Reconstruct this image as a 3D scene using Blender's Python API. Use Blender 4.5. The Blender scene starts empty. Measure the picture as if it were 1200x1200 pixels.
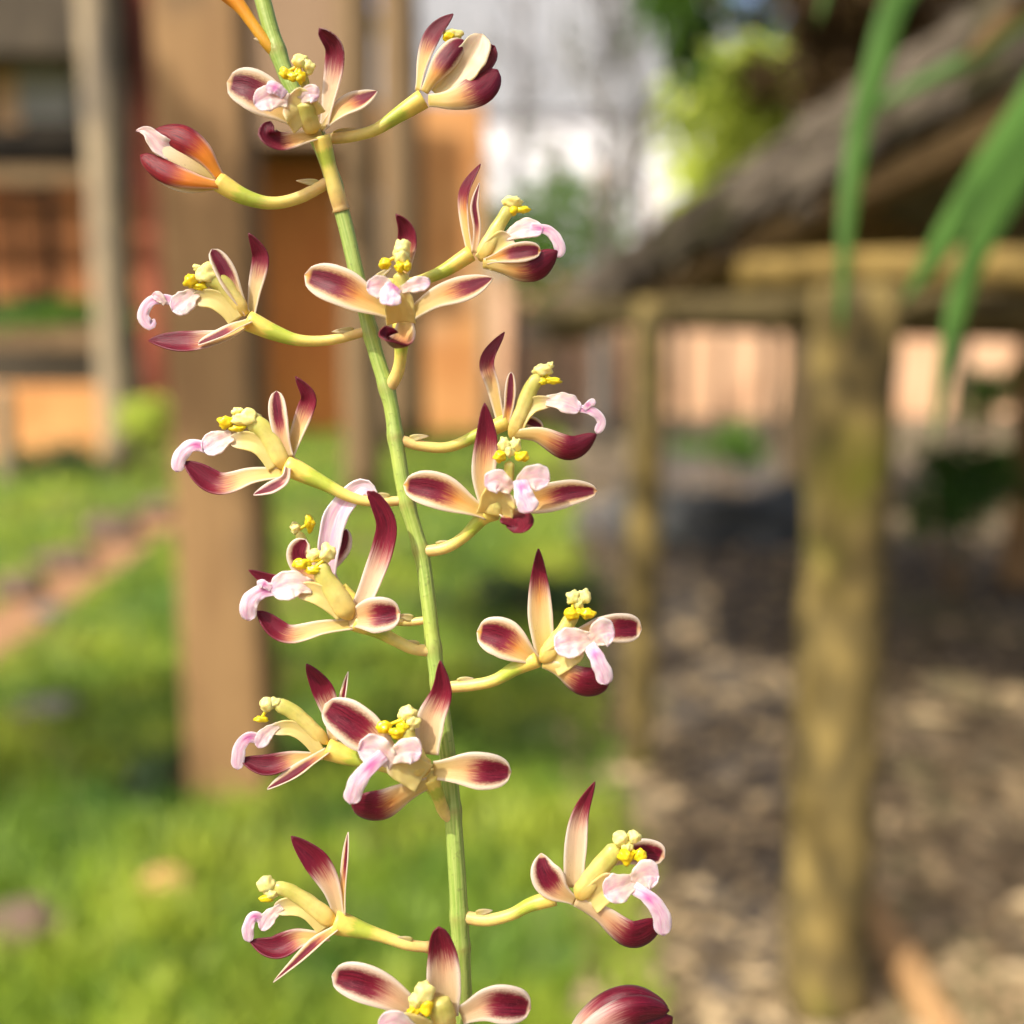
import bpy, bmesh, math, random
import numpy as np
from mathutils import Vector, Matrix, noise
R = math.radians
random.seed(7); rng = np.random.default_rng(11)
sc = bpy.context.scene
col = sc.collection

# ------------------------------------------------------------------ camera, sky, sun, exposure
CAM = Vector((0, 0, 1.2)); PITCH = R(9.05); F = 1287.0; D0 = 0.14
cd = bpy.data.cameras.new('camera'); cam = bpy.data.objects.new('camera', cd); col.objects.link(cam)
cam.location = CAM; cam.rotation_euler = (R(90) - PITCH, 0, 0)
cd.sensor_width = 36; cd.lens = 36 * F / 1200
cd.clip_start = 0.01; cd.clip_end = 500
cd.dof.use_dof = True; cd.dof.focus_distance = D0 - 0.001; cd.dof.aperture_fstop = cd.lens / 4.1
sc.camera = cam

SUN_DIR = Vector((-0.62, -0.55, 1.0)).normalized()          # towards the sun
w = bpy.data.worlds.new('World'); sc.world = w; w.use_nodes = True
nt = w.node_tree; nt.nodes.clear()
wo = nt.nodes.new('ShaderNodeOutputWorld'); bg = nt.nodes.new('ShaderNodeBackground'); sky = nt.nodes.new('ShaderNodeTexSky')
sky.sky_type = 'NISHITA'; sky.sun_disc = False
sky.sun_elevation = math.asin(SUN_DIR.z); sky.sun_rotation = math.atan2(SUN_DIR.x, SUN_DIR.y)
sky.dust_density = 5.0; sky.air_density = 0.6; sky.ozone_density = 0.3
bg.inputs['Strength'].default_value = 0.15
nt.links.new(sky.outputs[0], bg.inputs[0]); nt.links.new(bg.outputs[0], wo.inputs[0])
sl = bpy.data.lights.new('sun', 'SUN'); sun = bpy.data.objects.new('sun', sl); col.objects.link(sun)
sl.energy = 4.2; sl.angle = R(0.53); sl.color = (1.0, 0.93, 0.82)
sun.rotation_euler = SUN_DIR.to_track_quat('Z', 'Y').to_euler(); sun.location = (-4, -4, 8)
sc.view_settings.view_transform = 'Standard'; sc.view_settings.look = 'None'
sc.view_settings.exposure = 0.75; sc.view_settings.gamma = 1.0

# ------------------------------------------------------------------ pixel <-> place
FW = Vector((0, math.cos(PITCH), -math.sin(PITCH))); UP = Vector((0, math.sin(PITCH), math.cos(PITCH)))
def ray(px, py): return FW + Vector(((px - 600) / F, 0, 0)) + UP * ((600 - py) / F)
def P(px, py, z=0.0): return CAM + ray(px, py) * (D0 * (1 - z / F))      # orchid plane, z in the same units towards the camera
S = D0 / F
def atY(px, py, Y):
    d = ray(px, py); return CAM + d * (Y / d.y)
def gnd(px, py):
    d = ray(px, py); return CAM + d * (-CAM.z / d.z)
def depth(py): return gnd(600, py).y

# ------------------------------------------------------------------ objects
ORG = {}
def tag(o, label=None, cat=None, group=None, kind=None):
    if label: o['label'] = label
    if cat: o['category'] = cat
    if group: o['group'] = group
    if kind: o['kind'] = kind
    return o
def link(name, data, origin, parent):
    o = bpy.data.objects.new(name, data); col.objects.link(o)
    origin = Vector(origin); ORG[o.name] = origin
    if parent is not None:
        o.parent = parent; o.location = origin - ORG[parent.name]
    else: o.location = origin
    return o
def thing(name, origin, label, cat, group=None):
    return tag(link(name, None, origin, None), label, cat, group)
class MB:
    """collects shapes in world coordinates, then builds ONE mesh object"""
    def __init__(s): s.v = []; s.f = []; s.a = []; s.b = []
    def add(s, vs, fs, a=None, b=None):
        n = len(s.v); s.v += [Vector(x) for x in vs]; s.f += [[i + n for i in f] for f in fs]
        s.a += a if a else [(0, .5, 0, 0)] * len(vs); s.b += b if b else [(0, 0, 0, 0)] * len(vs)
        return s
    def box(s, lo, hi, rot=None, jit=0.0):
        lo, hi = Vector(lo), Vector(hi); c = (lo + hi) / 2; vs = []
        for k in range(8):
            p = Vector((hi.x if k & 1 else lo.x, hi.y if k & 2 else lo.y, hi.z if k & 4 else lo.z))
            if rot is not None: p = c + rot @ (p - c)
            if jit: p += Vector((random.uniform(-jit, jit), random.uniform(-jit, jit), random.uniform(-jit, jit)))
            vs.append(p)
        return s.add(vs, [(0, 2, 3, 1), (4, 5, 7, 6), (0, 1, 5, 4), (2, 6, 7, 3), (0, 4, 6, 2), (1, 3, 7, 5)])
    def tube(s, pts, rad, n=12, cap=True, flat=1.0, rough=0.0):
        pts = [Vector(p) for p in pts]; m = len(pts); vs = []; a = []
        ref = Vector((0, 0, 1)) if abs((pts[-1] - pts[0]).normalized().z) < .9 else Vector((0, 1, 0))
        for i, p in enumerate(pts):
            t = (pts[min(i + 1, m - 1)] - pts[max(i - 1, 0)]).normalized()
            x = t.cross(ref).normalized(); y = t.cross(x)
            r = rad[i] if hasattr(rad, '__len__') else rad
            for k in range(n):
                an = 2 * math.pi * k / n
                rr = r * (1 + rough * noise.noise(p * (1.5 / max(r, 1e-6)) * .5 + Vector((k * .9, i * .37, 0))))
                vs.append(p + x * math.cos(an) * rr + y * math.sin(an) * rr * flat); a.append((i / (m - 1), k / n, 0, 0))
        fs = [(i * n + k, i * n + (k + 1) % n, (i + 1) * n + (k + 1) % n, (i + 1) * n + k) for i in range(m - 1) for k in range(n)]
        if cap: fs += [tuple(range(n - 1, -1, -1)), tuple((m - 1) * n + k for k in range(n))]
        return s.add(vs, fs, a)
    def blob(s, c, r, seed=0, sub=2, amp=.0, rot=None, a=(0, .5, 0, 0)):
        bm = bmesh.new(); bmesh.ops.create_icosphere(bm, subdivisions=sub, radius=1)
        r = Vector(r) if hasattr(r, '__len__') else Vector((r, r, r)); vs = []
        for v in bm.verts:
            d = v.co * (1 + amp * noise.noise(v.co * 1.7 + Vector((seed * 3.1, seed, 0))))
            d = Vector((d.x * r.x, d.y * r.y, d.z * r.z))
            if rot is not None: d = rot @ d
            vs.append(Vector(c) + d)
        fs = [[v.index for v in f.verts] for f in bm.faces]; bm.free()
        return s.add(vs, fs, [a] * len(vs))
    def build(s, name, mat, parent=None, origin=None, smooth=True, thick=0, bevel=0, sub=0):
        if origin is None:
            if parent is not None: origin = ORG[parent.name]
            else:
                xs = [v for v in s.v]; zmin = min(v.z for v in xs)
                c = sum(xs, Vector()) / len(xs); origin = Vector((c.x, c.y, zmin))
        origin = Vector(origin)
        me = bpy.data.meshes.new(name); me.from_pydata([v - origin for v in s.v], [], s.f)
        for nm, dat in (('pa', s.a), ('pb', s.b)):
            at = me.attributes.new(nm, 'FLOAT_COLOR', 'POINT'); at.data.foreach_set('color', np.array(dat, dtype=np.float32).ravel())
        if smooth: me.polygons.foreach_set('use_smooth', [True] * len(me.polygons))
        me.materials.append(mat); me.update()
        o = link(name, me, origin, parent)
        if bevel:
            m = o.modifiers.new('bevel', 'BEVEL'); m.width = bevel; m.segments = 2
        if thick:
            m = o.modifiers.new('thick', 'SOLIDIFY'); m.thickness = thick; m.offset = 0
        if sub:
            m = o.modifiers.new('sub', 'SUBSURF'); m.levels = sub; m.render_levels = sub
        return o
def spline(pts, n):
    pts = [Vector(p) for p in pts]
    if len(pts) == 2: return [pts[0].lerp(pts[1], i / (n - 1)) for i in range(n)]
    q = [pts[0] * 2 - pts[1]] + pts + [pts[-1] * 2 - pts[-2]]; out = []
    L = [0]
    for i in range(len(pts) - 1): L.append(L[-1] + (pts[i + 1] - pts[i]).length)
    for k in range(n):
        d = L[-1] * k / (n - 1); i = 0
        while i < len(pts) - 2 and d > L[i + 1]: i += 1
        t = (d - L[i]) / max(L[i + 1] - L[i], 1e-9); a, b, c, e = q[i:i + 4]
        out.append(.5 * ((2 * b) + (c - a) * t + (2 * a - 5 * b + 4 * c - e) * t * t + (3 * b - a - 3 * c + e) * t ** 3))
    return out

# ------------------------------------------------------------------ node helper + materials
class NG:
    def __init__(s, name, rough=.5, spec=.5):
        s.m = bpy.data.materials.new(name); s.m.use_nodes = True; s.t = s.m.node_tree; s.n = s.t.nodes
        s.b = s.n['Principled BSDF']; s.out = s.n['Material Output']
        s.b.inputs['Roughness'].default_value = rough; s.b.inputs['Specular IOR Level'].default_value = spec
    def put(s, sock, v):
        if v is None: return
        if isinstance(v, bpy.types.NodeSocket): s.t.links.new(v, sock)
        elif isinstance(v, (tuple, list)): sock.default_value = tuple(v) + ((1,) if len(v) == 3 and sock.type == 'RGBA' else ())
        else: sock.default_value = v
    def math(s, op, a, b=None, c=None, clamp=False):
        n = s.n.new('ShaderNodeMath'); n.operation = op; n.use_clamp = clamp
        s.put(n.inputs[0], a); s.put(n.inputs[1], b); s.put(n.inputs[2], c); return n.outputs[0]
    def sstep(s, x, lo, hi):
        n = s.n.new('ShaderNodeMapRange'); n.interpolation_type = 'SMOOTHSTEP'
        s.put(n.inputs['Value'], x); s.put(n.inputs['From Min'], lo); s.put(n.inputs['From Max'], hi); return n.outputs[0]
    def mix(s, f, a, b, mode='MIX'):
        n = s.n.new('ShaderNodeMix'); n.data_type = 'RGBA'; n.blend_type = mode
        s.put(n.inputs[0], f); s.put(n.inputs[6], a); s.put(n.inputs[7], b); return n.outputs[2]
    def attr(s, name):
        n = s.n.new('ShaderNodeAttribute'); n.attribute_name = name
        sp = s.n.new('ShaderNodeSeparateColor'); s.t.links.new(n.outputs['Color'], sp.inputs[0])
        return sp.outputs[0], sp.outputs[1], sp.outputs[2], n.outputs['Alpha']
    def noise(s, scale, detail=3, vec=None, rough=.55, dist=0.0):
        n = s.n.new('ShaderNodeTexNoise'); s.put(n.inputs['Scale'], scale); n.inputs['Detail'].default_value = detail
        n.inputs['Roughness'].default_value = rough; n.inputs['Distortion'].default_value = dist
        if vec is None: vec = s.obj()
        s.t.links.new(vec, n.inputs['Vector']); return n.outputs['Fac']
    def obj(s, sc=(1, 1, 1)):
        c = s.n.new('ShaderNodeTexCoord'); m = s.n.new('ShaderNodeMapping'); m.inputs['Scale'].default_value = sc
        s.t.links.new(c.outputs['Object'], m.inputs['Vector']); return m.outputs[0]
    def comb(s, x, y, z=0.0):
        n = s.n.new('ShaderNodeCombineXYZ'); s.put(n.inputs[0], x); s.put(n.inputs[1], y); s.put(n.inputs[2], z); return n.outputs[0]
    def ramp(s, f, stops):
        n = s.n.new('ShaderNodeValToRGB'); e = n.color_ramp.elements
        while len(e) < len(stops): e.new(.5)
        for i, (p, c) in enumerate(stops): e[i].position = p; e[i].color = tuple(c) + (1,)
        s.put(n.inputs[0], f); return n.outputs[0]
    def color(s, c): s.put(s.b.inputs['Base Color'], c); s.c = c; return s
    def bump(s, h, strength=.3, dist=.01):
        n = s.n.new('ShaderNodeBump'); n.inputs['Strength'].default_value = strength; n.inputs['Distance'].default_value = dist
        s.t.links.new(h, n.inputs['Height']); s.t.links.new(n.outputs[0], s.b.inputs['Normal']); return s
    def waxy(s, w, scale=.0012):
        s.b.inputs['Subsurface Weight'].default_value = w; s.b.inputs['Subsurface Radius'].default_value = (1, .6, .3); s.b.inputs['Subsurface Scale'].default_value = scale; return s
    def translucent(s, f, tint=None):
        tr = s.n.new('ShaderNodeBsdfTranslucent'); s.put(tr.inputs[0], tint or s.c)
        mx = s.n.new('ShaderNodeMixShader'); mx.inputs[0].default_value = f
        s.t.links.new(s.b.outputs[0], mx.inputs[1]); s.t.links.new(tr.outputs[0], mx.inputs[2]); s.t.links.new(mx.outputs[0], s.out.inputs[0]); return s

def mat_petal():
    g = NG('petal_skin', .36, .45)
    u, v, u0, mg = g.attr('pa'); orange, lilac, tipm, _ = g.attr('pb')
    av = g.math('ABSOLUTE', g.math('MULTIPLY_ADD', v, 2, -1))
    st = g.noise(1.0, 4, g.comb(g.math('MULTIPLY', u, 5), g.math('MULTIPLY', v, 30), lilac))
    sp = g.noise(1.0, 2, g.comb(g.math('MULTIPLY', u, 26), g.math('MULTIPLY', v, 22), orange))
    jit = g.math('MULTIPLY_ADD', st, .34, -.17)
    uu = g.math('ADD', u, jit)
    along = g.sstep(uu, g.math('SUBTRACT', u0, .14), g.math('ADD', u0, .14))
    edge = g.math('SUBTRACT', g.math('SUBTRACT', 1, av), mg)
    across = g.sstep(g.math('ADD', edge, g.math('MULTIPLY_ADD', sp, .26, -.13)), -.10, .26)
    tip = g.sstep(g.math('SUBTRACT', g.math('SUBTRACT', 1, u), tipm), -.015, .03)
    mask = g.math('MULTIPLY', g.math('MULTIPLY', along, across), tip)
    blush = g.math('MULTIPLY', g.sstep(u, g.math('SUBTRACT', u0, .42), u0), g.math('SUBTRACT', 1, g.math('MULTIPLY', av, .9)))
    base = g.mix(u, (.78, .58, .17), (.88, .74, .50))
    base = g.mix(g.math('MULTIPLY', g.sstep(u, .45, .0), .4), base, (.70, .55, .12))
    base = g.mix(lilac, base, (.80, .62, .64))
    warm = g.mix(lilac, (.86, .40, .06), (.74, .34, .32))
    base = g.mix(g.math('MULTIPLY', blush, g.math('MULTIPLY_ADD', orange, .85, .25), clamp=True), base, warm)
    hot = g.math('MULTIPLY', g.math('SUBTRACT', orange, 1), 3, clamp=True)
    base = g.mix(hot, base, g.mix(u, (.86, .34, .012), (.86, .16, .012)))
    rim = g.mix(g.math('MULTIPLY', g.sstep(av, .6, 1), .7), base, (.90, .81, .71))
    mar = g.mix(g.sstep(st, .25, .75), (.085, .002, .012), (.27, .010, .034))
    mar = g.mix(g.math('MULTIPLY', g.sstep(sp, .52, .75), .35), mar, (.30, .04, .07))  # pinkish flecks paint a matte light-catching sheen into the maroon
    mar = g.mix(g.math('MULTIPLY', g.sstep(uu, g.math('ADD', u0, .25), g.math('SUBTRACT', u0, .05)), .5), mar, (.52, .035, .075))
    mar = g.mix(g.math('MULTIPLY', hot, g.sstep(st, .3, .8)), mar, (.55, .02, .012))
    fl = g.noise(1.0, 2, g.comb(g.math('MULTIPLY', u, 34), g.math('MULTIPLY', v, 20), g.math('MULTIPLY', u0, 9)))
    vein = g.math('MULTIPLY', g.sstep(g.math('ABSOLUTE', g.math('SINE', g.math('MULTIPLY_ADD', v, 44, g.math('MULTIPLY', st, 5)))), .25, 0), .22)
    cc = g.mix(mask, rim, mar)
    cc = g.mix(vein, cc, g.mix(1.0, cc, (.72, .52, .42), 'MULTIPLY'))
    cc = g.mix(g.math('MULTIPLY', g.sstep(fl, .70, .76), .55), cc, (.30, .14, .05))
    g.color(cc)
    cell = g.noise(1.0, 1, g.comb(g.math('MULTIPLY', u, 75), g.math('MULTIPLY', v, 48), orange))
    g.bump(g.math('ADD', g.math('MULTIPLY', cell, .7), g.math('ADD', g.math('MULTIPLY', sp, .4), st)), .45, .00012)
    g.b.inputs['Sheen Weight'].default_value = .10; g.b.inputs['Sheen Roughness'].default_value = .4
    return g.translucent(.42).m
def mat_lip():
    g = NG('lip_skin', .4, .4)
    u, v, pink, spot = g.attr('pa')
    n = g.noise(1.0, 3, g.comb(g.math('MULTIPLY', u, 4), g.math('MULTIPLY', v, 9), pink))
    pk = g.mix(g.sstep(n, .35, .7), (.90, .70, .72), (.84, .46, .60))
    pk = g.mix(g.math('MULTIPLY', g.sstep(g.math('ABSOLUTE', g.math('MULTIPLY_ADD', v, 2, -1)),   .45, 1.0), .6), pk, (.92, .84, .80))
    c = g.mix(pink, (.78, .62, .22), pk)
    c = g.mix(g.math('MULTIPLY', spot, g.math('MULTIPLY_ADD', n, .8, .5), clamp=True), c, (.66, .14, .40))
    g.color(c); g.bump(n, .3, .00015); g.waxy(.35, .0008); return g.translucent(.32).m
def mat_grad(name, stops, rough=.42, tr=.12, nscale=900, bump=.15):
    g = NG(name, rough, .45); u, v, a, b = g.attr('pa')
    n = g.noise(nscale, 3)
    st = g.noise(1.0, 3, g.comb(g.math('MULTIPLY', u, 2), g.math('MULTIPLY', v, 16), a))
    c = g.ramp(g.math('ADD', u, g.math('MULTIPLY_ADD', st, .16, -.08)), stops)
    c = g.mix(g.math('MULTIPLY', g.sstep(n, .4, .75), .3), c, g.mix(.6, c, (.2, .14, .03)))
    g.color(c); g.bump(g.math('ADD', n, st), bump, .0002); g.waxy(.5); return g.translucent(tr).m
def mat_flat(name, c1, c2, scale=8, rough=.8, stretch=(1, 1, 1), c3=None, bump=.2, dist=.02, spec=.3, detail=5, tr=0):
    g = NG(name, rough, spec); n = g.noise(scale, detail, g.obj(stretch)); 
    c = g.mix(g.sstep(n, .3, .7), c1, c2)
    if c3 is not None:
        n2 = g.noise(scale * .37, 4, g.obj((1, 1, .6)), dist=.6); c = g.mix(g.sstep(n2, .52, .64), c, c3)
    g.color(c); g.bump(n, bump, dist)
    if tr: g.translucent(tr)
    return g.m
M = {}
M['petal'] = mat_petal(); M['lip'] = mat_lip()
M['pedicel'] = mat_grad('flower_stalk', [(0, (.74, .46, .18)), (.3, (.78, .62, .18)), (.56, (.70, .60, .13)), (.64, (.44, .50, .06)), (.78, (.46, .52, .06)), (.84, (.78, .62, .12)), (1, (.80, .60, .12))])
M['orange_stalk'] = mat_grad('orange_stalk', [(0, (.62, .36, .03)), (.6, (.75, .34, .02)), (1, (.75, .25, .02))])
M['column'] = mat_grad('column_skin', [(0, (.84, .58, .13)), (.35, (.82, .68, .22)), (.75, (.62, .58, .13)), (1, (.80, .72, .22))], tr=.3, rough=.34, bump=.35)
M['cap'] = mat_grad('anther_cap', [(0, (.86, .76, .26)), (1, (.86, .76, .26))], rough=.5)
M['pollen'] = mat_grad('pollen_yellow', [(0, (.86, .62, .012)), (1, (.86, .62, .012))], rough=.3)
M['bract'] = mat_grad('bract_skin', [(0, (.55, .45, .14)), (1, (.62, .45, .28))], tr=.3)
def mat_stem():
    g = NG('stem_skin', .42, .45); u, v, a, b = g.attr('pa')
    st = g.noise(1.0, 4, g.comb(g.math('MULTIPLY', u, 14), g.math('MULTIPLY', v, 22), 0.0))
    n = g.noise(1400, 2); n2 = g.noise(60, 3)
    c = g.mix(g.sstep(st, .3, .7), (.22, .34, .05), (.40, .49, .12))
    c = g.mix(g.math('MULTIPLY', g.sstep(n2, .45, .7), .5), c, (.56, .58, .10))
    c = g.mix(g.math('MULTIPLY', g.sstep(n, .6, .72), .45), c, (.16, .17, .05))
    c = g.mix(g.math('MULTIPLY', a, .65, clamp=True), c, (.30, .22, .06))
    g.color(c); g.bump(g.math('ADD', st, n), .3, .0003); return g.translucent(.1).m
M['stem'] = mat_stem()
def mat_grass(name, a, b, c, tr=.25):
    g = NG(name, .55, .3); u, v, h, k = g.attr('pa')
    n = g.noise(1.7, 5); cc = g.mix(g.sstep(n, .35, .65), a, b); cc = g.mix(g.math('MULTIPLY', h, .7), cc, c)
    g.color(cc); return g.translucent(tr).m if tr else g.m
M['grass'] = mat_grass('grass_blades', (.04, .13, .014), (.21, .32, .022), (.48, .54, .058))
M['leaf'] = mat_grass('green_leaf', (.05, .13, .015), (.09, .20, .02), (.14, .26, .03), .3)
M['strap'] = mat_grass('strap_leaf', (.03, .095, .012), (.06, .15, .02), (.10, .19, .03), .22)
M['leafdark'] = mat_grass('dark_leaf', (.02, .05, .014), (.03, .07, .02), (.07, .11, .03), .2)
M['leaflime'] = mat_grass('lime_leaf', (.42, .55, .06), (.56, .64, .09), (.66, .70, .16), .45)  # very pale lime, a sunlit glow is brightened into the colour
M['dryleaf'] = mat_grass('dry_leaf', (.10, .06, .02), (.17, .10, .035), (.28, .19, .08), .2)
M['darkdry'] = mat_grass('dark_dry_leaf', (.035, .022, .008), (.07, .04, .014), (.14, .085, .03), .15)
M['greyleaf'] = mat_grass('grey_leaf', (.12, .13, .10), (.20, .20, .16), (.30, .30, .26), .3)
M['brick_shade'] = mat_flat('shaded_brick_orange', (.42, .13, .03), (.58, .22, .05), 3, .85, (5, 5, .4), bump=.3)  # deeper copy of the brick orange, standing for wall in shade
M['lawn'] = mat_flat('lawn_soil', (.04, .08, .012), (.10, .15, .02), 2.2, .95, c3=(.14, .10, .04), bump=.5)  # dark base colour so gaps between the blades look shaded
M['dirt'] = mat_flat('bare_earth', (.05, .036, .02), (.19, .145, .09), 4.5, .95, c3=(.13, .115, .05), bump=.9)
M['path'] = mat_flat('red_path_earth', (.19, .095, .042), (.30, .16, .075), 2.5, .95, bump=.4)
M['stone'] = mat_flat('path_stone', (.07, .048, .034), (.19, .125, .085), 9, .9, bump=.6)
M['greystone'] = mat_flat('grey_stone', (.10, .09, .08), (.17, .155, .135), 9, .9, bump=.6)
M['clay'] = mat_flat('clay_patch', (.40, .20, .08), (.50, .28, .12), 6, .95)
M['post'] = mat_flat('tan_timber', (.24, .135, .055), (.33, .195, .08), 5, .8, (3, 3, .5), c3=(.155, .10, .05), bump=.3)
M['mosspost'] = mat_flat('mossy_timber', (.055, .042, .016), (.25, .18, .055), 10, .9, (1.4, 1.4, 1), c3=(.14, .14, .010), bump=.6)
M['palepost'] = mat_flat('pale_timber', (.22, .17, .11), (.36, .28, .17), 5, .85, (3, 3, .8), c3=(.15, .125, .095))
M['brownpost'] = mat_flat('brown_timber', (.15, .095, .045), (.22, .145, .07), 5, .85, (3, 3, .3))
M['redpost'] = mat_flat('red_paint', (.26, .055, .03), (.36, .10, .05), 4, .7, (2, 2, .4), c3=(.12, .03, .02))
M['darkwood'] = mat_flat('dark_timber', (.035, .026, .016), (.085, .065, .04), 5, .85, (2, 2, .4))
M['beam'] = mat_flat('golden_beam', (.12, .08, .02), (.24, .16, .04), 6, .85, (.5, 3, 3))  # golden brown darkened, roof shade put into the colour
M['darkbeam'] = mat_flat('dark_shaded_beam', (.05, .035, .012), (.10, .075, .025), 6, .9, (.5, 3, 3))  # darkened further, the shade under the thatch is in the colour
M['thatch'] = mat_flat('weathered_thatch', (.12, .098, .07), (.28, .23, .17), 9, .95, (3, .6, 3), c3=(.10, .09, .045), bump=.9)
M['thatchdark'] = mat_flat('thatch_underside', (.15, .095, .04), (.30, .20, .09), 12, .95, (3, .6, 3), bump=.9)
M['brick'] = mat_flat('orange_brick', (.50, .21, .065), (.66, .33, .12), 1.4, .9, c3=(.62, .40, .22), bump=.2)
M['peach'] = mat_flat('peach_plaster', (.62, .36, .20), (.74, .48, .29), .8, .9)
M['plank'] = mat_flat('brown_planks', (.24, .15, .085), (.33, .22, .13), 4, .85, (6, 6, .3))
M['boards'] = mat_flat('orange_boards', (.20, .07, .022), (.36, .14, .045), 3, .85, (5, 5, .3), c3=(.08, .035, .02))
M['greysheet'] = mat_flat('grey_sheet', (.22, .21, .19), (.34, .33, .30), 2, .7)
M['white'] = mat_flat('white_plaster', (.78, .79, .80), (.84, .85, .86), .8, .8)
M['tin'] = mat_flat('grey_tin', (.15, .155, .16), (.25, .255, .26), 1.0, .5, (6, 1, 1), bump=.3)
M['tarp'] = mat_flat('dark_sheeting', (.035, .038, .036), (.075, .078, .072), 5, .6, c3=(.15, .13, .115), bump=.5)
M['cane'] = mat_flat('pale_cane', (.45, .35, .26), (.58, .48, .38), 5, .8, (3, 3, .4))
M['bark'] = mat_flat('shaggy_bark', (.045, .03, .014), (.11, .075, .035), 14, .95, (2, 2, .4), bump=.9)
M['litter'] = mat_grass('leaf_litter', (.08, .055, .028), (.24, .165, .085), (.48, .36, .20), .1)
M['darkshade'] = mat_flat('dark_interior', (.018, .014, .010), (.035, .027, .018), 2, .9)  # near-black colour stands for the shade inside the shed

# ================================================================== THE SETTING
MB().add([(-80, -20, 0), (80, -20, 0), (80, 140, 0), (-80, 140, 0)], [(0, 1, 2, 3)]).build('ground', M['dirt'], origin=(0, 0, 0))
tag(bpy.data.objects['ground'], 'brown bare earth under the shelter and round the lawn', kind='structure')
LAWN = [(760, 1215), (735, 1010), (700, 820), (690, 690), (670, 560), (650, 492)]
poly = [gnd(*p) + Vector((0, 0, .004)) for p in LAWN] + [Vector((-22, gnd(0, 492).y, .004)), Vector((-22, .6, .004)), Vector((.1, .6, .004))]
o = MB().add(poly, [tuple(range(len(poly)))]).build('lawn', M['lawn'], origin=(0, 0, .004), smooth=False); tag(o, kind='structure')
def lawn_edge(y):
    for a, b in zip(LAWN, LAWN[1:]):
        A, B = gnd(*a), gnd(*b)
        if A.y <= y <= B.y: return A.x + (B.x - A.x) * (y - A.y) / (B.y - A.y)
    return gnd(*LAWN[0]).x if y < gnd(*LAWN[0]).y else gnd(*LAWN[-1]).x
pl = [(-160, 812), (-160, 890), (0, 778), (110, 690), (225, 606), (300, 562), (300, 550), (222, 577), (100, 646), (0, 714)]
o = MB().add([gnd(*p) + Vector((0, 0, .010)) for p in pl], [tuple(range(len(pl)))]).build('path', M['path'], origin=(0, 0, .01), smooth=False); tag(o, kind='structure')

def inpath(x, y):
    q = [gnd(*p) for p in pl]; c = False
    for i in range(len(q)):
        a, b = q[i], q[i - 1]
        if (a.y > y) != (b.y > y) and x < (b.x - a.x) * (y - a.y) / (b.y - a.y) + a.x: c = not c
    return c
# grass blades: nobody could count them
m = MB(); nb = 0
PATCH = [(190, 1040, 42, 22), (20, 1085, 70, 26), (640, 1075, 40, 20), (650, 1130, 30, 20), (690, 1190, 40, 20), (330, 905, 60, 18), (640, 860, 40, 24)]
while nb < 32000:
    k = random.random(); y = 1.5 * (16.5 / 1.5) ** (k ** 1.15); x = random.uniform(-y * .60 - .25, lawn_edge(y) + .02)
    if inpath(x, y): continue
    d = Vector((x, y, 0)) - CAM; t = d.dot(FW); px = 600 + d.x / t * F; py = 600 - d.dot(UP) / t * F
    if any(((px - a) / c) ** 2 + ((py - b) / e) ** 2 < random.uniform(.6, 1.1) for a, b, c, e in PATCH): continue
    tuft = noise.noise(Vector((x * 2.2, y * 2.2, 0))) + .5 * noise.noise(Vector((x * 7, y * 7, 4)))
    if tuft < -.32 and random.random() < .5: continue
    h = random.uniform(.025, .06) * (1 + max(0, tuft) * 1.2) * (1 + y * .03); an = random.uniform(0, 6.28); wd = .003 + y * .0011
    bx, by = math.cos(an) * wd, math.sin(an) * wd; lx, ly = random.gauss(0, .5) * h, random.gauss(0, .5) * h
    hv = min(1, max(0, .35 + tuft * 1.3 + random.uniform(-.3, .3)))  # taller tufts coloured paler, as though catching the light
    m.add([(x - bx, y - by, .003), (x + bx, y + by, .003), (x + lx * .4 + bx * .7, y + ly * .4 + by * .7, h * .65), (x + lx * .4 - bx * .7, y + ly * .4 - by * .7, h * .65), (x + lx, y + ly, h)],
          [(0, 1, 2, 3), (3, 2, 4)], [(0, .5, hv, 0)] * 5); nb += 1
o = m.build('grass', M['grass'], origin=(0, 0, 0)); tag(o, 'short sunlit green grass covering the lawn left of the shelter', 'grass', kind='stuff')
# fallen leaves and chips on the earth
m = MB()
for i in range(9800):
    k = random.random(); y = 1.6 * (9 / 1.6) ** k; x = random.uniform(lawn_edge(y) - .12, y * .62 + .3)
    r = random.uniform(.006, .022) * (1 + y * .12) * (2.0 if i > 9000 else 1); an = random.uniform(0, 6.28); z = random.uniform(.004, .02)
    ca, sa = math.cos(an), math.sin(an); t1, t2 = random.uniform(-.4, .4) * r, random.uniform(-.4, .4) * r
    q = [(-r, 0, 0), (-.2 * r, -.5 * r, t1), (r, 0, 0), (.1 * r, .5 * r, t2)]
    hv = random.random() ** 2.2 * 1.6 if i < 9000 else random.uniform(.9, 1.5)
    m.add([(x + a * ca - b * sa, y + a * sa + b * ca, z + abs(c)) for a, b, c in q], [(0, 1, 2, 3)], [(0, .5, hv, 0)] * 4)
o = m.build('leaf_litter', M['litter'], origin=(0, 0, 0), smooth=False); tag(o, 'scattered dry leaves and chips on the brown earth', 'litter', kind='stuff')

M['mat'] = mat_flat('dark_strip_grey', (.04, .034, .028), (.085, .072, .06), 6, .85, c3=(.13, .095, .06), bump=.4)  # dark grey strip; its colour also deepens the shade under the shelter
wm = [(770, 508), (905, 508), (918, 700), (915, 1225), (830, 1225), (790, 900), (768, 700)]
o = MB().add([gnd(*p) + Vector((0, 0, .008)) for p in wm], [tuple(range(len(wm)))]).build('dark_ground_strip', M['mat'], origin=(0, 0, .008), smooth=False); tag(o, kind='structure')
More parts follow.
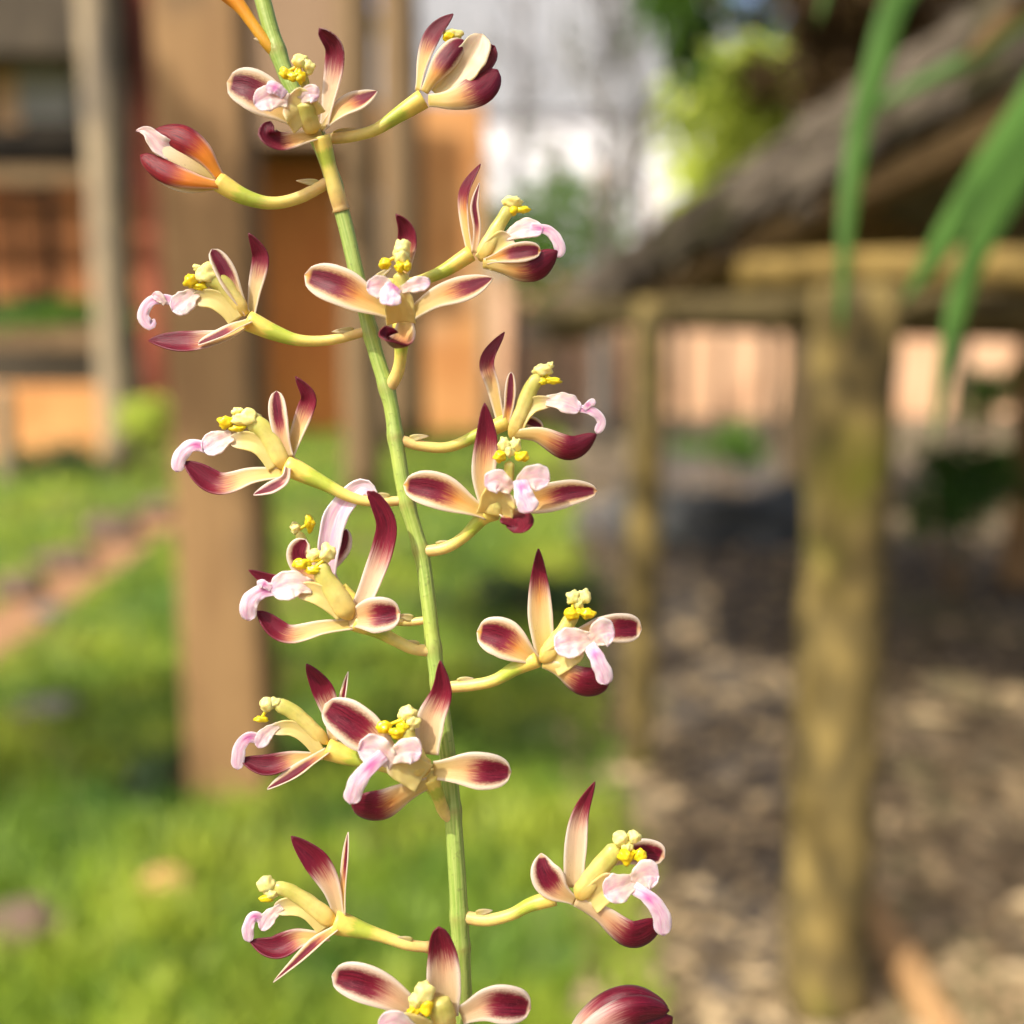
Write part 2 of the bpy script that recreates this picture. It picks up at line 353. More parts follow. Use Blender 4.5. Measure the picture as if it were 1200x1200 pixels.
# ------------------------------------------------------------------ stones along the path and in the grass
def stone(px, py, wpx, hpx, label, mat='stone', cat='stone', group=None):
    c = gnd(px, py); k = c.y / F
    mb = MB().blob(c + Vector((0, 0, hpx * k * .3)), (wpx * k * .5, wpx * k * .4, hpx * k * .6), seed=px, sub=3, amp=.35)
    o = mb.build('stone', M[mat], origin=c); tag(o, label, cat, group); return o
stone(20, 702, 66, 34, 'dark brown stone edging the red path at its near end', group='stones edging the path')
stone(78, 668, 70, 30, 'long brown stone on the path edge, second along from the near end', group='stones edging the path')
stone(135, 634, 66, 36, 'biggest dark stone on the upper edge of the red path', group='stones edging the path')
stone(183, 606, 46, 22, 'small brown stone near the far end of the red path', group='stones edging the path')
stone(215, 585, 30, 16, 'smallest path stone, beside the tan timber post', group='stones edging the path')
stone(60, 722, 44, 14, 'flat pinkish stone lying in the middle of the red path', 'greystone')
stone(56, 838, 78, 24, 'flat grey stone lying alone in the shaded grass', 'greystone')
stone(20, 1100, 110, 46, 'large brown stone in the grass at the lower edge of the lawn')
stone(193, 1046, 62, 34, 'orange clay lump lying in the grass near the lower stone', 'clay', 'clay lump')

# ------------------------------------------------------------------ posts
def post(name, x0, x1, ybase, ytop, mat, label, cat='post', square=False, lean=0, group=None, Y=None, rough=.06):
    Y = Y or depth(ybase); a, b = atY(x0, ybase, Y), atY(x1, ybase, Y); c = (a + b) / 2; r = (b.x - a.x) / 2
    zt = atY(600, ytop, Y).z; zb = 0 if ybase > 400 else a.z; c.z = zb
    if square:
        o = MB().box((c.x - r, Y, zb - .02), (c.x + r, Y + 2 * r, zt)).build(name, M[mat], origin=c, smooth=False, bevel=r * .12)
    else:
        n = 14; pts = [c + Vector((lean * r * (i / n) + .10 * r * noise.noise(Vector((c.x * 9, i * .6, 0))), r, (zt - zb + .02) * i / n - .02)) for i in range(n + 1)]
        o = MB().tube(pts, [r * (1.05 - .1 * i / n + .05 * noise.noise(Vector((i * .9, c.x * 5, 2)))) for i in range(n + 1)], 16, rough=rough).build(name, M[mat], origin=c)
    return tag(o, label, cat, group)
post('timber_post', 219, 312, 940, -140, 'post', 'broad square tan timber post standing in the lawn', square=True)
post('timber_post', 116, 156, 560, -160, 'palepost', 'pale weathered timber post in front of the dark open shed', rough=.1)
post('timber_post', 168, 206, 520, -140, 'redpost', 'red painted post between the pale post and the broad tan post')
post('timber_post', 402, 446, 592, -100, 'brownpost', 'grey brown pole on the lawn behind the flower stem')
post('timber_post', 448, 496, 497, -100, 'brownpost', Y=12.4, label= 'wide brown pole against the orange brick building')
post('timber_post', 564, 578, 500, 190, 'palepost', Y=12.9, label= 'thin whitish pole at the corner of the orange brick building')
post('timber_post', -6, 16, 565, 455, 'palepost', 'short tan stake at the edge of the lawn below the open shed')
post('timber_post', 1186, 1240, 690, 380, 'post', 'orange brown post beside the dark shrub under the shelter')
post('timber_post', 416, 450, 505, 225, 'cane', Y=11.6, label= 'short pale stake with a rounded top beside the grey brown pole')

# ------------------------------------------------------------------ open shed and brick building, far left
YB = 14.0
def fbox(mb, x0, x1, y0, y1, Y, th=.1):
    a, b = atY(x0, y1, Y), atY(x1, y0, Y); return mb.box((a.x, Y, a.z), (b.x, Y + th, b.z))
base = atY(360, 500, YB); base.z = 0
t = thing('brick_building', base, 'orange brick building with brown planked upper storey behind the flower stem', 'building')
a, b = atY(195, 500, YB), atY(566, 120, YB)
MB().box((a.x, YB, 0), (b.x, YB + 3, b.z)).build('wall', M['brick'], t, smooth=False)
mb = MB()
a, b = atY(150, 165, YB - 1.1), atY(408, -60, YB - 1.1)
n = 16
for i in range(n):
    x0 = a.x + (b.x - a.x) * i / n; x1 = a.x + (b.x - a.x) * (i + 1) / n - .012
    mb.box((x0, YB - 1.1 + .012 * (i % 2), a.z), (x1, YB - 1.02, b.z + .1))
mb.build('upper_planking', M['plank'], t, smooth=False)
MB().box((a.x, YB - 1.0, a.z + .02), (b.x, YB + 3, a.z + .14)).build('overhang', M['darkwood'], t, smooth=False)
d0, d1 = atY(312, 495, YB), atY(400, 190, YB)
dr = MB().box((d0.x, YB - .06, .02), (d1.x, YB - .002, d1.z)).build('shaded_wall_panel', M['brick_shade'], t, smooth=False)  # deeper orange panel, stands for the brick wall lying in shade
MB().box((d1.x, YB - .09, .02), (d1.x + .1, YB - .003, d1.z + .08)).box((d0.x - .1, YB - .09, .02), (d0.x, YB - .003, d1.z + .08)).build('shaded_wall_edge', M['brownpost'], dr, smooth=False)  # made-up edging of the panel that stands for shaded wall
base = atY(60, 500, 12); base.z = 0
t = thing('open_shed', base, 'dark open shed with grey sheeting and orange boards on the left', 'shed')
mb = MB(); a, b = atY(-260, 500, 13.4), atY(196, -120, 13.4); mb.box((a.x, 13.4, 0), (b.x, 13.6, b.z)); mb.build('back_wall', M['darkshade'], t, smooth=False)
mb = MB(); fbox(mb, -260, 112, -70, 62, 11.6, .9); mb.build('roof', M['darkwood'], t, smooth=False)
mb = MB(); fbox(mb, 22, 84, 78, 140, 12.2, .06); mb.build('grey_sheet', M['greysheet'], t, smooth=False)
mb = MB(); fbox(mb, -6, 20, 84, 150, 12.4, .06); mb.build('plaster_panel', M['peach'], t, smooth=False)
mb = MB(); fbox(mb, -260, 112, 196, 214, 12.0, .12); mb.build('rail', M['brownpost'], t, smooth=False)
for x0, x1, y0, y1 in ((70, 104, 216, 350), (30, 44, 225, 340), (-10, 12, 210, 350), (158, 176, 230, 350), (-60, -30, 220, 350)):
    mb = MB(); fbox(mb, x0, x1, y0, y1, 12.5, .05); mb.build('board', M['boards'], t, smooth=False)
mb = MB(); fbox(mb, -260, 118, 384, 408, 11.4, .12); mb.build('lower_rail', M['brownpost'], t, smooth=False)
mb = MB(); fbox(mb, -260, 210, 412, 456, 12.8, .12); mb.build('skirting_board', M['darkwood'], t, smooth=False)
# low orange wall in front of the shed
a, b = atY(-260, 512, 10.8), atY(124, 452, 10.8)
o = MB().box((a.x, 10.8, 0), (b.x, 11.0, b.z)).build('low_wall', M['brick'], smooth=False); tag(o, 'low sunlit orange brick wall in front of the dark open shed', 'wall')
# sunlit boundary wall seen under the shelter
a, b = atY(600, 490, 17), atY(1400, 392, 17)
t = thing('boundary_wall', (a.x + 3, 17, 0), 'long sunlit peach plaster wall seen beneath the thatched shelter', 'wall')
MB().box((a.x, 17, 0), (b.x + 2, 17.2, 1.62)).build('wall', M['peach'], t, smooth=False)
MB().box((a.x - .04, 16.95, 1.622), (b.x + 2.04, 17.25, 1.70)).build('coping', M['brick'], t, smooth=False)
for i, (x0, x1, yb, yt, wh) in enumerate(((596, 606, 492, 330, 'second'), (632, 644, 500, 300, 'third'), (690, 702, 505, 190, 'tallest'), (716, 726, 498, 200, 'fifth'), (756, 762, 496, 220, 'slim'), (1034, 1046, 560, 330, 'near'))):
    post('pale_cane', x0, x1, yb, yt, 'palepost' if i % 2 else 'cane', {'second': 'pale cane standing beside the whitish pole at the brick corner', 'third': 'pale cane leaning before the peach wall, right of the flowers', 'tallest': 'tallest pale cane in front of the white building', 'fifth': 'pale cane just right of the tallest one', 'slim': 'slimmest pale cane, beside the thin mossy shelter post', 'near': 'pale cane close behind the thick mossy shelter post'}[wh], 'cane', group='pale canes before the peach wall', lean=(-1) ** i * .6)

for i, (x0, x1, yb, yt, lb) in enumerate(((655, 666, 515, 330, 'slim brown stake before the peach wall, left of the thin mossy post'), (792, 803, 520, 385, 'slim brown stake before the peach wall, just right of the thin mossy post'), (838, 846, 512, 392, 'thinnest brown stake in the middle of the peach wall'), (896, 910, 530, 385, 'brown stake before the peach wall, close to the thick mossy post'), (1112, 1126, 540, 380, 'brown stake behind the dark green shrub'))):
    post('wooden_stake', x0, x1, yb, yt, 'darkwood', lb, 'stake', group='brown stakes before the peach wall', lean=(-1) ** i * .8)
# ------------------------------------------------------------------ white building in the middle distance
YW = 24.0
a, b = atY(450, 300, YW), atY(860, 132, YW)
t = thing('white_building', ((a.x + b.x) / 2, YW, 0), 'white walled building with a grey tin roof in the middle distance', 'building')
MB().box((a.x, YW, 2.6), (b.x, YW + 4, b.z)).build('upper_wall', M['white'], t, smooth=False)
MB().box((a.x, YW + .02, 0), (b.x, YW + 4, 2.595)).build('lower_wall', M['peach'], t, smooth=False)
mb = MB(); r0, r1 = atY(430, 134, YW - .12), atY(880, 134, YW - .12); e = atY(600, -60, YW + 5)
nn = 60
vs = []; fs = []
for i in range(nn + 1):
    x = r0.x + (r1.x - r0.x) * i / nn; dz = .04 * (i % 2)
    vs += [(x, YW - .12, r0.z + dz), (x, YW + 5, e.z + dz)]
for i in range(nn): fs.append((2 * i, 2 * i + 2, 2 * i + 3, 2 * i + 1))
mb.add(vs, fs).build('roof', M['tin'], t, smooth=False, thick=.05)
for k, (x0, x1) in enumerate(((728, 748), (640, 660))):
    mb = MB(); fbox(mb, x0, x1, 160, 215, YW - .05, .04); wdw = mb.build('window', M['greysheet'], t, smooth=False)
    mb = MB(); fbox(mb, x0 - 3, x1 + 3, 215, 219, YW - .12, .1); mb.build('sill', M['white'], wdw, smooth=False)
# a line of far trees closing the horizon
# ------------------------------------------------------------------ leaves, bushes, trees
def leafmesh(mb, c, rad, n, size, seed, up=.3, elong=2.2):
    r = random.Random(seed)
    cl = [Vector((r.gauss(0, .5), r.gauss(0, .5), r.gauss(0, .5))) for _ in range(max(4, n // 60))]
    for i in range(n):
        q = r.choice(cl) + Vector((r.gauss(0, .2), r.gauss(0, .2), r.gauss(0, .2)))
        p = Vector(c) + Vector((q.x * rad[0], q.y * rad[1], q.z * rad[2]))
        if p.z < .03: p.z = .03 + r.random() * .1
        d = Vector((r.gauss(0, 1), r.gauss(0, 1), r.gauss(0, 1) * .6 - up)).normalized(); s = d.cross(Vector((r.gauss(0, 1), r.gauss(0, 1), r.gauss(0, 1)))).normalized()
        L = size * r.uniform(.6, 1.3); W = L / elong; hv = r.random(); nrm = d.cross(s) * W * .25
        mb.add([p, p + d * L * .5 + s * W * .5 + nrm, p + d * L, p + d * L * .5 - s * W * .5 + nrm], [(0, 1, 2, 3)], [(0, .5, hv, 0)] * 4)
def bush(px, py, wpx, hpx, Y, n, size, mat, label, name='bush', cat='bush', group=None, onground=True, stems=5):
    k = Y / F; c = atY(px, py, Y); base = Vector((c.x, Y, 0 if onground else c.z))
    t = thing(name, base, label, cat, group); mb = MB(); leafmesh(mb, c, (wpx * k * .62, wpx * k * .5, hpx * k * .62), n, size, px)
    mb.build('foliage', M[mat], t, smooth=False); mb = MB()
    for i in range(stems):
        e = c + Vector((random.gauss(0, .3) * wpx * k, random.gauss(0, .2) * wpx * k, random.uniform(0, .4) * hpx * k)); mb.tube(spline([base, base.lerp(e, .5) + Vector((0, 0, .05)), e], 6), [.012, .011, .01, .008, .006, .004], 6)
    mb.build('stem', M['brownpost'], t); return t
bush(640, 285, 130, 110, 13, 1900, .16, 'leaf', 'light green bush in front of the white building', group=None)
bush(1128, 572, 105, 95, 4.9, 800, .09, 'strap', 'dark green shrub in the shade under the shelter')
bush(180, 490, 70, 40, 9.0, 700, .09, 'leaflime', 'yellow green low bush between the pale post and the broad tan post')
bush(60, 370, 150, 26, 11.9, 900, .10, 'leaf', 'green hanging plants on the rail of the open shed', 'shelf_plant', 'plant', onground=False, stems=2)
bush(1160, 450, 60, 60, 8.5, 700, .09, 'leaf', 'small bright green bush beyond the shelter before the peach wall')
bush(850, 520, 90, 40, 7.5, 700, .07, 'leaf', 'low green plant behind the dark sheeted heap')
bush(60, 545, 110, 34, 9.6, 800, .07, 'leafdark', 'low dark plants growing against the low orange wall')
bush(195, 915, 46, 40, depth(935), 420, .05, 'leafdark', 'dark green tuft at the foot of the broad tan post', 'grass_tuft', 'plant')
bush(620, 700, 130, 40, 4.6, 900, .06, 'leafdark', 'low dark weeds at the lawn edge beside the thin mossy post')

def tree(px, ybase, trunkw, pts, crown, label, Y):
    base = atY(px, 600, Y); base.z = 0; t = thing('tree', base, label, 'tree')
    k = Y / F; mb = MB(); P0 = [base] + [atY(a, b, Y) for a, b in pts]
    sp = spline(P0, 14); r0 = trunkw * k / 2
    mb.tube(sp, [r0 * (1.1 - .5 * i / 13) for i in range(14)], 14, rough=.25); top = sp[-1]
    for i in range(6):
        e = top + Vector((random.gauss(0, .7), random.gauss(0, .5), random.uniform(.2, .9))); mb.tube(spline([sp[9 + i % 4], (sp[10] + e) / 2 + Vector((0, 0, .15)), e], 6), [r0 * .4, r0 * .33, r0 * .26, r0 * .2, r0 * .12, r0 * .05], 8)
    mb.build('trunk', M['bark'], t)
    for (a, b, wp, hp, n, size, mat) in crown:
        mb = MB(); leafmesh(mb, atY(a, b, Y), (wp * k * .6, wp * k * .6, hp * k * .6), n, size, a + b, .5, 2.6); mb.build('crown', M[mat], t, smooth=False)
    return t
tree(968, 600, 96, [(966, 250), (972, 60), (965, -160)], [(985, 0, 110, 120, 1200, .2, 'darkdry'), (1090, -10, 230, 110, 1500, .2, 'darkdry'), (985, 120, 60, 120, 500, .2, 'darkdry'), (1060, 70, 190, 110, 1300, .22, 'darkdry'), (785, 10, 70, 140, 420, .16, 'leaf'), (840, 15, 100, 40, 160, .16, 'leafdark')], 'dark shaggy tree rising behind the thatched roof', 7.4)
for k, (px, Y, w, lb) in enumerate(((704, 11.5, 15, 'pale grey thin trunked tree before the white building, the straighter one'), (748, 12.5, 12, 'pale grey thin trunked tree leaning beside the lime green plant'), (600, 15.5, 10, 'pale grey sapling nearest the orange brick building'))):
    base = atY(px, 500, Y); base.z = 0; t = thing('slender_tree', base, lb, 'tree', 'slender grey trees before the white building'); k_ = Y / F; rt = w * k_ / 2; mb = MB(); rr = random.Random(px)
    top = atY(px + rr.uniform(-25, 25), -120, Y); main = spline([base, base.lerp(top, .5) + Vector((rr.uniform(-.15, .15), 0, 0)), top], 14); mb.tube(main, [rt * (1.1 - .05 * i) for i in range(14)], 8, rough=.15)
    for j in range(12):
        q = main[5 + j % 8]; e = q + Vector((rr.uniform(-.9, .9), rr.uniform(-.5, .5), rr.uniform(.3, 1.1))); mb.tube(spline([q, (q + e) / 2 + Vector((0, 0, .1)), e], 6), [rt * .45, rt * .4, rt * .35, rt * .3, rt * .2, rt * .1], 6)
    mb.build('trunk', M['greystone'], t); mb = MB(); leafmesh(mb, atY(px, 60, Y), (.55, .5, 1.0), 260, .12, px, .3, 2.4); mb.build('crown', M['greyleaf'], t, smooth=False)
# lime big leaved plant, its sunlit glow put into the leaf colour
YL = 8.2; base = atY(985, 500, YL); base.z = 0
t = thing('leafy_plant', base, 'sunlit lime green leafy plant above the far end of the thatch', 'plant')
def bigleaf(mb, pts, hw, n=12):
    sp = spline(pts, n)
    vs = []; fs = []; a = []
    for i, p in enumerate(sp):
        tn = (sp[min(i + 1, n - 1)] - sp[max(i - 1, 0)]).normalized(); s = tn.cross(Vector((0, -1, .25))).normalized(); u = i / (n - 1); wv = hw * (.08 + math.sin(math.pi * min(1, u * .96 + .03)) ** .7)
        nn_ = s.cross(tn)
        for v in (-1, -.5, 0, .5, 1): vs.append(p + s * wv * v + nn_ * abs(v) * wv * .25 * (1 if nn_.y < 0 else -1) * -1); a.append((u, v * .5 + .5, .3 + .3 * random.random(), 0))
    for i in range(n - 1):
        for j in range(4): fs.append((i * 5 + j, i * 5 + j + 1, i * 5 + 6 + j, i * 5 + 5 + j))
    mb.add(vs, fs, a)
mb = MB(); leafmesh(mb, atY(890, 140, YL), (.42, .35, .85), 1100, .26, 91, .7, 2.4); leafmesh(mb, atY(852, 80, YL), (.18, .25, .26), 90, .17, 93, .5, 2.2); mb.build('foliage', M['leaflime'], t, smooth=False)
MB().tube([base, atY(970, 420, YL), atY(900, 325, YL)], [.09, .07, .05], 10).build('stem', M['leaf'], t)
o = None
for i in range(16):
    x = -26 + i * 3.6; Y = 34 + (i * 37 % 11) * .5; t = thing('tree', (x, Y, 0), 'green tree closing the distance behind the buildings', 'tree', 'far trees behind the buildings')
    MB().tube([(x, Y, 0), (x + .1, Y, 3), (x, Y, 6)], [.25, .2, .12], 8).build('trunk', M['bark'], t)
    mb = MB(); leafmesh(mb, (x, Y, 6.5 + (i * 13 % 5) * .5), (2.6, 2.0, 3.4), 700, .7, 300 + i); mb.build('crown', M['leaf' if i % 2 else 'leafdark'], t, smooth=False)

# ------------------------------------------------------------------ thatched shelter, right
A = atY(640, 374, 3.5); B = atY(1330, 5, 2.35)            # low and high end of the near rake
back = Vector((.35, 3.2, 0))
base = gnd(975, 1180); t = thing('thatched_shelter', base, 'low open shelter with a grey thatched roof on mossy posts', 'shelter')
def slab(A, B, back, th0, th1, nx=26, ny=14, rag=.02):
    vs = []; fs = []; nrm = (B - A).cross(back).normalized()
    if nrm.z < 0: nrm = -nrm
    for lay in (0, 1):
        for j in range(ny + 1):
            for i in range(nx + 1):
                p = A.lerp(B, i / nx) + back * (j / ny); k = (th1 if lay else -th0) * (.5 + 1.0 * i / nx)
                p = p + nrm * (k + rag * noise.noise(p * 9 + Vector((lay * 5, 0, 0))))
                if j == 0: p = p - back.normalized() * rag * 2 * (noise.noise(p * 14))
                if i == 0: p = p + (A - B).normalized() * rag * 2 * noise.noise(p * 12)
                vs.append(p)
    o = (nx + 1) * (ny + 1)
    for lay in (0, 1):
        for j in range(ny):
            for i in range(nx):
                q = [lay * o + j * (nx + 1) + i, lay * o + j * (nx + 1) + i + 1, lay * o + (j + 1) * (nx + 1) + i + 1, lay * o + (j + 1) * (nx + 1) + i]
                fs.append(q if lay else q[::-1])
    for i in range(nx): fs.append((i, i + 1, o + i + 1, o + i)); z = ny * (nx + 1); fs.append((z + i + 1, z + i, o + z + i, o + z + i + 1))
    for j in range(ny): a = j * (nx + 1); b = a + nx + 1; fs.append((b, a, o + a, o + b)); a += nx; b += nx; fs.append((a, b, o + b, o + a))
    return vs, fs
vs, fs = slab(A, B, back, 0, .115)
def droop(p):
    d = (p - A).dot((B - A).normalized()); return p - Vector((0, 0, .055 * math.exp(-max(d, 0) / .25)))
vs = [droop(p) for p in vs]; rmb = MB().add(vs, fs); r2 = random.Random(3); ru = (B - A).normalized(); rn = ru.cross(back).normalized(); rn = rn if rn.z > 0 else -rn
for i in range(2600):
    u = r2.random() ** 1.2; k = r2.random(); edge = r2.random() < .6
    p = droop(A.lerp(B, u) + (back * (-.004) if edge else back * r2.random()) + rn * ((.115 * k if edge else .118) * (.5 + u))); L = r2.uniform(.04, .11)
    d = (-ru * r2.uniform(.5, 1) + rn * r2.uniform(-.3, .25) - back.normalized() * r2.uniform(0, .5)).normalized(); sd_ = d.cross(back).normalized() * r2.uniform(.003, .008)
    rmb.add([p - sd_, p + sd_, p + d * L + Vector((0, 0, -.3 * L * L * 6))], [(0, 1, 2)])
roof = rmb.build('thatch_roof', M['thatch'], t, smooth=False)
vs, fs = slab(A - Vector((0, -.06, .055)), B - Vector((0, -.06, .055)), back, .05, 0, rag=.01)
MB().add(vs, fs).build('roof_lining', M['thatchdark'], t, smooth=False)
g0, g1 = A + back * .95, B + back * .95; g2 = Vector((g1.x + 1.3, g1.y, g0.z)); q = [g0, g1, Vector((g1.x + 1.3, g1.y, g1.z - .7)), g2]
MB().add(q + [p + Vector((0, .06, 0)) for p in q], [(0, 1, 2, 3), (7, 6, 5, 4), (0, 4, 5, 1), (1, 5, 6, 2), (2, 6, 7, 3), (3, 7, 4, 0)]).build('gable_panel', M['thatchdark'], t, smooth=False)
B2 = B + Vector((1.5, -.2, -.75)); vs, fs = slab(B + Vector((.02, 0, 0)), B2, back, 0, .12); MB().add(vs, fs).build('far_roof_slope', M['thatch'], t, smooth=False)
def beam(x0, y0, Y0, x1, y1, Y1, r, mat): return MB().tube(spline([atY(x0, y0, Y0), (atY(x0, y0, Y0) + atY(x1, y1, Y1)) / 2 + Vector((0, 0, .006)), atY(x1, y1, Y1)], 10), [r] * 10, 12, rough=.12).build('beam', M[mat], t)
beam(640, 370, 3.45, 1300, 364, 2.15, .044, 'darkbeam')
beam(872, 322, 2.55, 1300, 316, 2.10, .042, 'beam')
for (x, y, Y) in ((760, 330, 3.25), (850, 290, 3.0), (950, 245, 2.8)):
    p = atY(x, y, Y); MB().tube([p, p + back * .5, p + back * .96], [.025, .025, .022], 8).build('purlin', M['darkwood'], t)
def spost(x0, x1, ybase, ytop, lean=0):
    Y = depth(ybase); a, b = atY(x0, ybase, Y), atY(x1, ybase, Y); c = (a + b) / 2; r = (b.x - a.x) / 2; zt = atY(600, ytop, Y).z; c.z = -.02; n = 20
    pts = [c + Vector((lean * i / n + .06 * r * noise.noise(Vector((c.x * 9, i * .5, 0))), r, (zt + .02) * i / n)) for i in range(n + 1)]
    return MB().tube(pts, [r * (1.03 - .04 * i / n + .05 * noise.noise(Vector((i * .8, c.x * 5, 2)))) for i in range(n + 1)], 18, rough=.12).build('post', M['mosspost'], t)
spost(930, 1024, 1212, 330); spost(728, 766, 905, 350, .02); spost(1300, 1370, 1000, 330)
# brace log leaning on the thick post
c0, c1 = gnd(1120, 1230), atY(1022, 1065, 2.0)
o = MB().tube(spline([c0, (c0 + c1) / 2, c1], 8), [.035] * 8, 12, rough=.15).build('log', M['post'], origin=c0); tag(o, 'pale log leaning against the foot of the thick mossy shelter post', 'log')
# dark heap under sheeting and an earth bed
c = gnd(850, 640); mb = MB().blob(c + Vector((0, .25, .02)), (.52, .42, .24), 3, 4, .45).blob(c + Vector((.36, .3, .02)), (.36, .36, .26), 5, 4, .45).blob(c + Vector((-.5, .45, .02)), (.34, .36, .24), 8, 4, .4)
o = mb.build('sheeted_heap', M['tarp'], origin=c); tag(o, 'dark heap under black sheeting on the earth beneath the shelter', 'heap')

# ------------------------------------------------------------------ long green leaves hanging in at upper right
base = at0 = CAM + ray(1260, -20) * .62
t = thing('strap_leaved_plant', base, 'hanging plant with long narrow green leaves at upper right', 'plant')
def strap(pts, hw, mat='strap', n=22):
    sp = spline([CAM + ray(a, b) * d for a, b, d in pts], n); vs = []; fs = []; at = []
    for i, p in enumerate(sp):
        tn = (sp[min(i + 1, n - 1)] - sp[max(i - 1, 0)]).normalized(); s = tn.cross(FW).normalized(); u = i / (n - 1); wv = hw * pts[0][2] / F * min(1, u * 4 + .5) * (1 - u ** 3) ** .8 + .0003
        for v in (-1, 0, 1): vs.append(p + s * wv * v - FW * wv * .45 * abs(v)); at.append((u, v * .5 + .5, .4, 0))
    for i in range(n - 1):
        for j in range(2): fs.append((i * 3 + j, i * 3 + j + 1, i * 3 + 4 + j, i * 3 + 3 + j))
    return MB().add(vs, fs, at).build('leaf', M[mat], t, thick=.0008)
strap([(1260, -20, .62), (1080, -30, .60), (1022, 90, .58), (994, 230, .56), (984, 400, .55)], 15)
strap([(1260, -20, .62), (1225, 95, .60), (1140, 225, .57), (1058, 355, .54)], 23)
strap([(1260, -20, .62), (1215, 160, .62), (1140, 300, .60), (1108, 420, .58), (1094, 520, .57)], 17)
strap([(1260, -20, .62), (1150, 60, .66), (1050, 112, .68), (985, 150, .7)], 10)
strap([(1260, -20, .62), (1195, 10, .62), (1130, 70, .6)], 13, 'dryleaf')
strap([(1260, -20, .62), (1010, -60, .6), (970, -10, .6), (958, 30, .6)], 10)

# ------------------------------------------------------------------ unseen tree added behind the camera to shade the flowers and dapple the ground
c = P(560, 600) + SUN_DIR * 3.6; base = Vector((c.x - .9, c.y - .5, 0))
t = thing('added_shade_tree', base, 'unseen leafy tree added to shade the flowers and the ground', 'tree')
ct = c + Vector((-.55, -.45, -.1)); MB().tube(spline([base, base.lerp(ct, .5) + Vector((-.25, 0, .5)), ct], 10), [.11 - .008 * i for i in range(10)], 12, rough=.15).build('trunk', M['bark'], t)
mb = MB(); leafmesh(mb, c, (.62, .62, .5), 2700, .032, 5, .3, 2.0)
for (gx, gy, tt, rr, nn) in ((1.0, 2.7, 5.2, .8, 850), (1.7, 4.4, 6.2, .9, 900), (-.9, 3.7, 5.6, .45, 500), (.9, 6, 7.0, 1.0, 1200), (gnd(650, 720).x, gnd(650, 720).y, 6.4, .5, 1300), (gnd(600, 830).x, gnd(600, 830).y, 6.0, .36, 900), (gnd(90, 880).x, gnd(90, 880).y, 6.0, .42, 1000), (gnd(640, 560).x, gnd(640, 560).y, 7.4, .7, 1000)): leafmesh(mb, Vector((gx, gy, 0)) + SUN_DIR * tt, (rr, rr, rr * .5), nn, .12, int(gx * 10), .3, 2.0); mb.build('crown', M['leaf'], t, smooth=False)  # more unseen leaf clumps, added where their shade should land on the ground

# ================================================================== THE ORCHID
STEM = [(292, -70, -6), (308, 0, -4), (322, 50, -3), (342, 103, -2), (376, 170, 0), (401, 250, 0), (420, 330, 0), (438, 405, 0), (457, 470, 0), (466, 530, 0), (476, 585, 0), (494, 650, 0), (502, 705, 0), (508, 760, 0), (517, 825, 0), (526, 900, -2), (533, 985, -3), (538, 1070, -4), (542, 1160, -5), (546, 1260, -6)]
root = Vector((.02, .22, 0))
orchid = thing('orchid', root, 'flowering orchid with one tall green stem of maroon tipped cream flowers', 'orchid')
sp = spline(STEM, 220)
pts = [P(p.x, p.y, p.z) for p in sp]; low = pts[-1]
pts += spline([low, low.lerp(root, .35) + Vector((-.006, .004, 0)), low.lerp(root, .7) + Vector((.004, .01, 0)), root], 26)[1:]
rad = []
for i, p in enumerate(sp):
    nodes = sum(math.exp(-((p.y - n) / 9) ** 2) for n in (60, 160, 216, 345, 390, 455, 512, 590, 645, 760, 802, 950, 1075, 1110))
    rad.append((8.9 + 1.5 * min(nodes, 1.2) + max(0, p.y - 720) * .0048 + max(0, 300 - p.y) * .003) * S)
rad += [12 * S] * 25
smb = MB().tube(pts, rad, 16)
for i in range(len(pts)):
    nd = sum(math.exp(-((sp[i].y - n) / 4.5) ** 2) for n in (60, 160, 216, 345, 390, 455, 512, 590, 645, 760, 802, 950, 1075, 1110)) if i < len(sp) else 0
    for k in range(16): smb.a[i * 16 + k] = (i / len(pts), k / 16, min(1, nd) * (.4 + .6 * abs(noise.noise(Vector((i * .3, k * .7, 1)))) * 2), 0)
stem_o = smb.build('stem', M['stem'], orchid, origin=low)
for k in range(4):                                        # leaves at the foot, below the picture
    an = k * 1.6 + .4; d = Vector((math.cos(an), math.sin(an) * .7, 0)); sp2 = spline([root, root + d * .12 + Vector((0, 0, .16)), root + d * .34 + Vector((0, 0, .12))], 14); vs = []; fs = []
    for i, p in enumerate(sp2):
        s = d.cross(Vector((0, 0, 1))); wv = .016 * (1 - (i / 13) ** 3) + .001
        for v in (-1, 0, 1): vs.append(p + s * wv * v + Vector((0, 0, abs(v) * wv * .4)))
    for i in range(13):
        for j in range(2): fs.append((i * 3 + j, i * 3 + j + 1, i * 3 + 4 + j, i * 3 + 3 + j))
    MB().add(vs, fs).build('leaf', M['leaf'], orchid, origin=root, thick=.001)

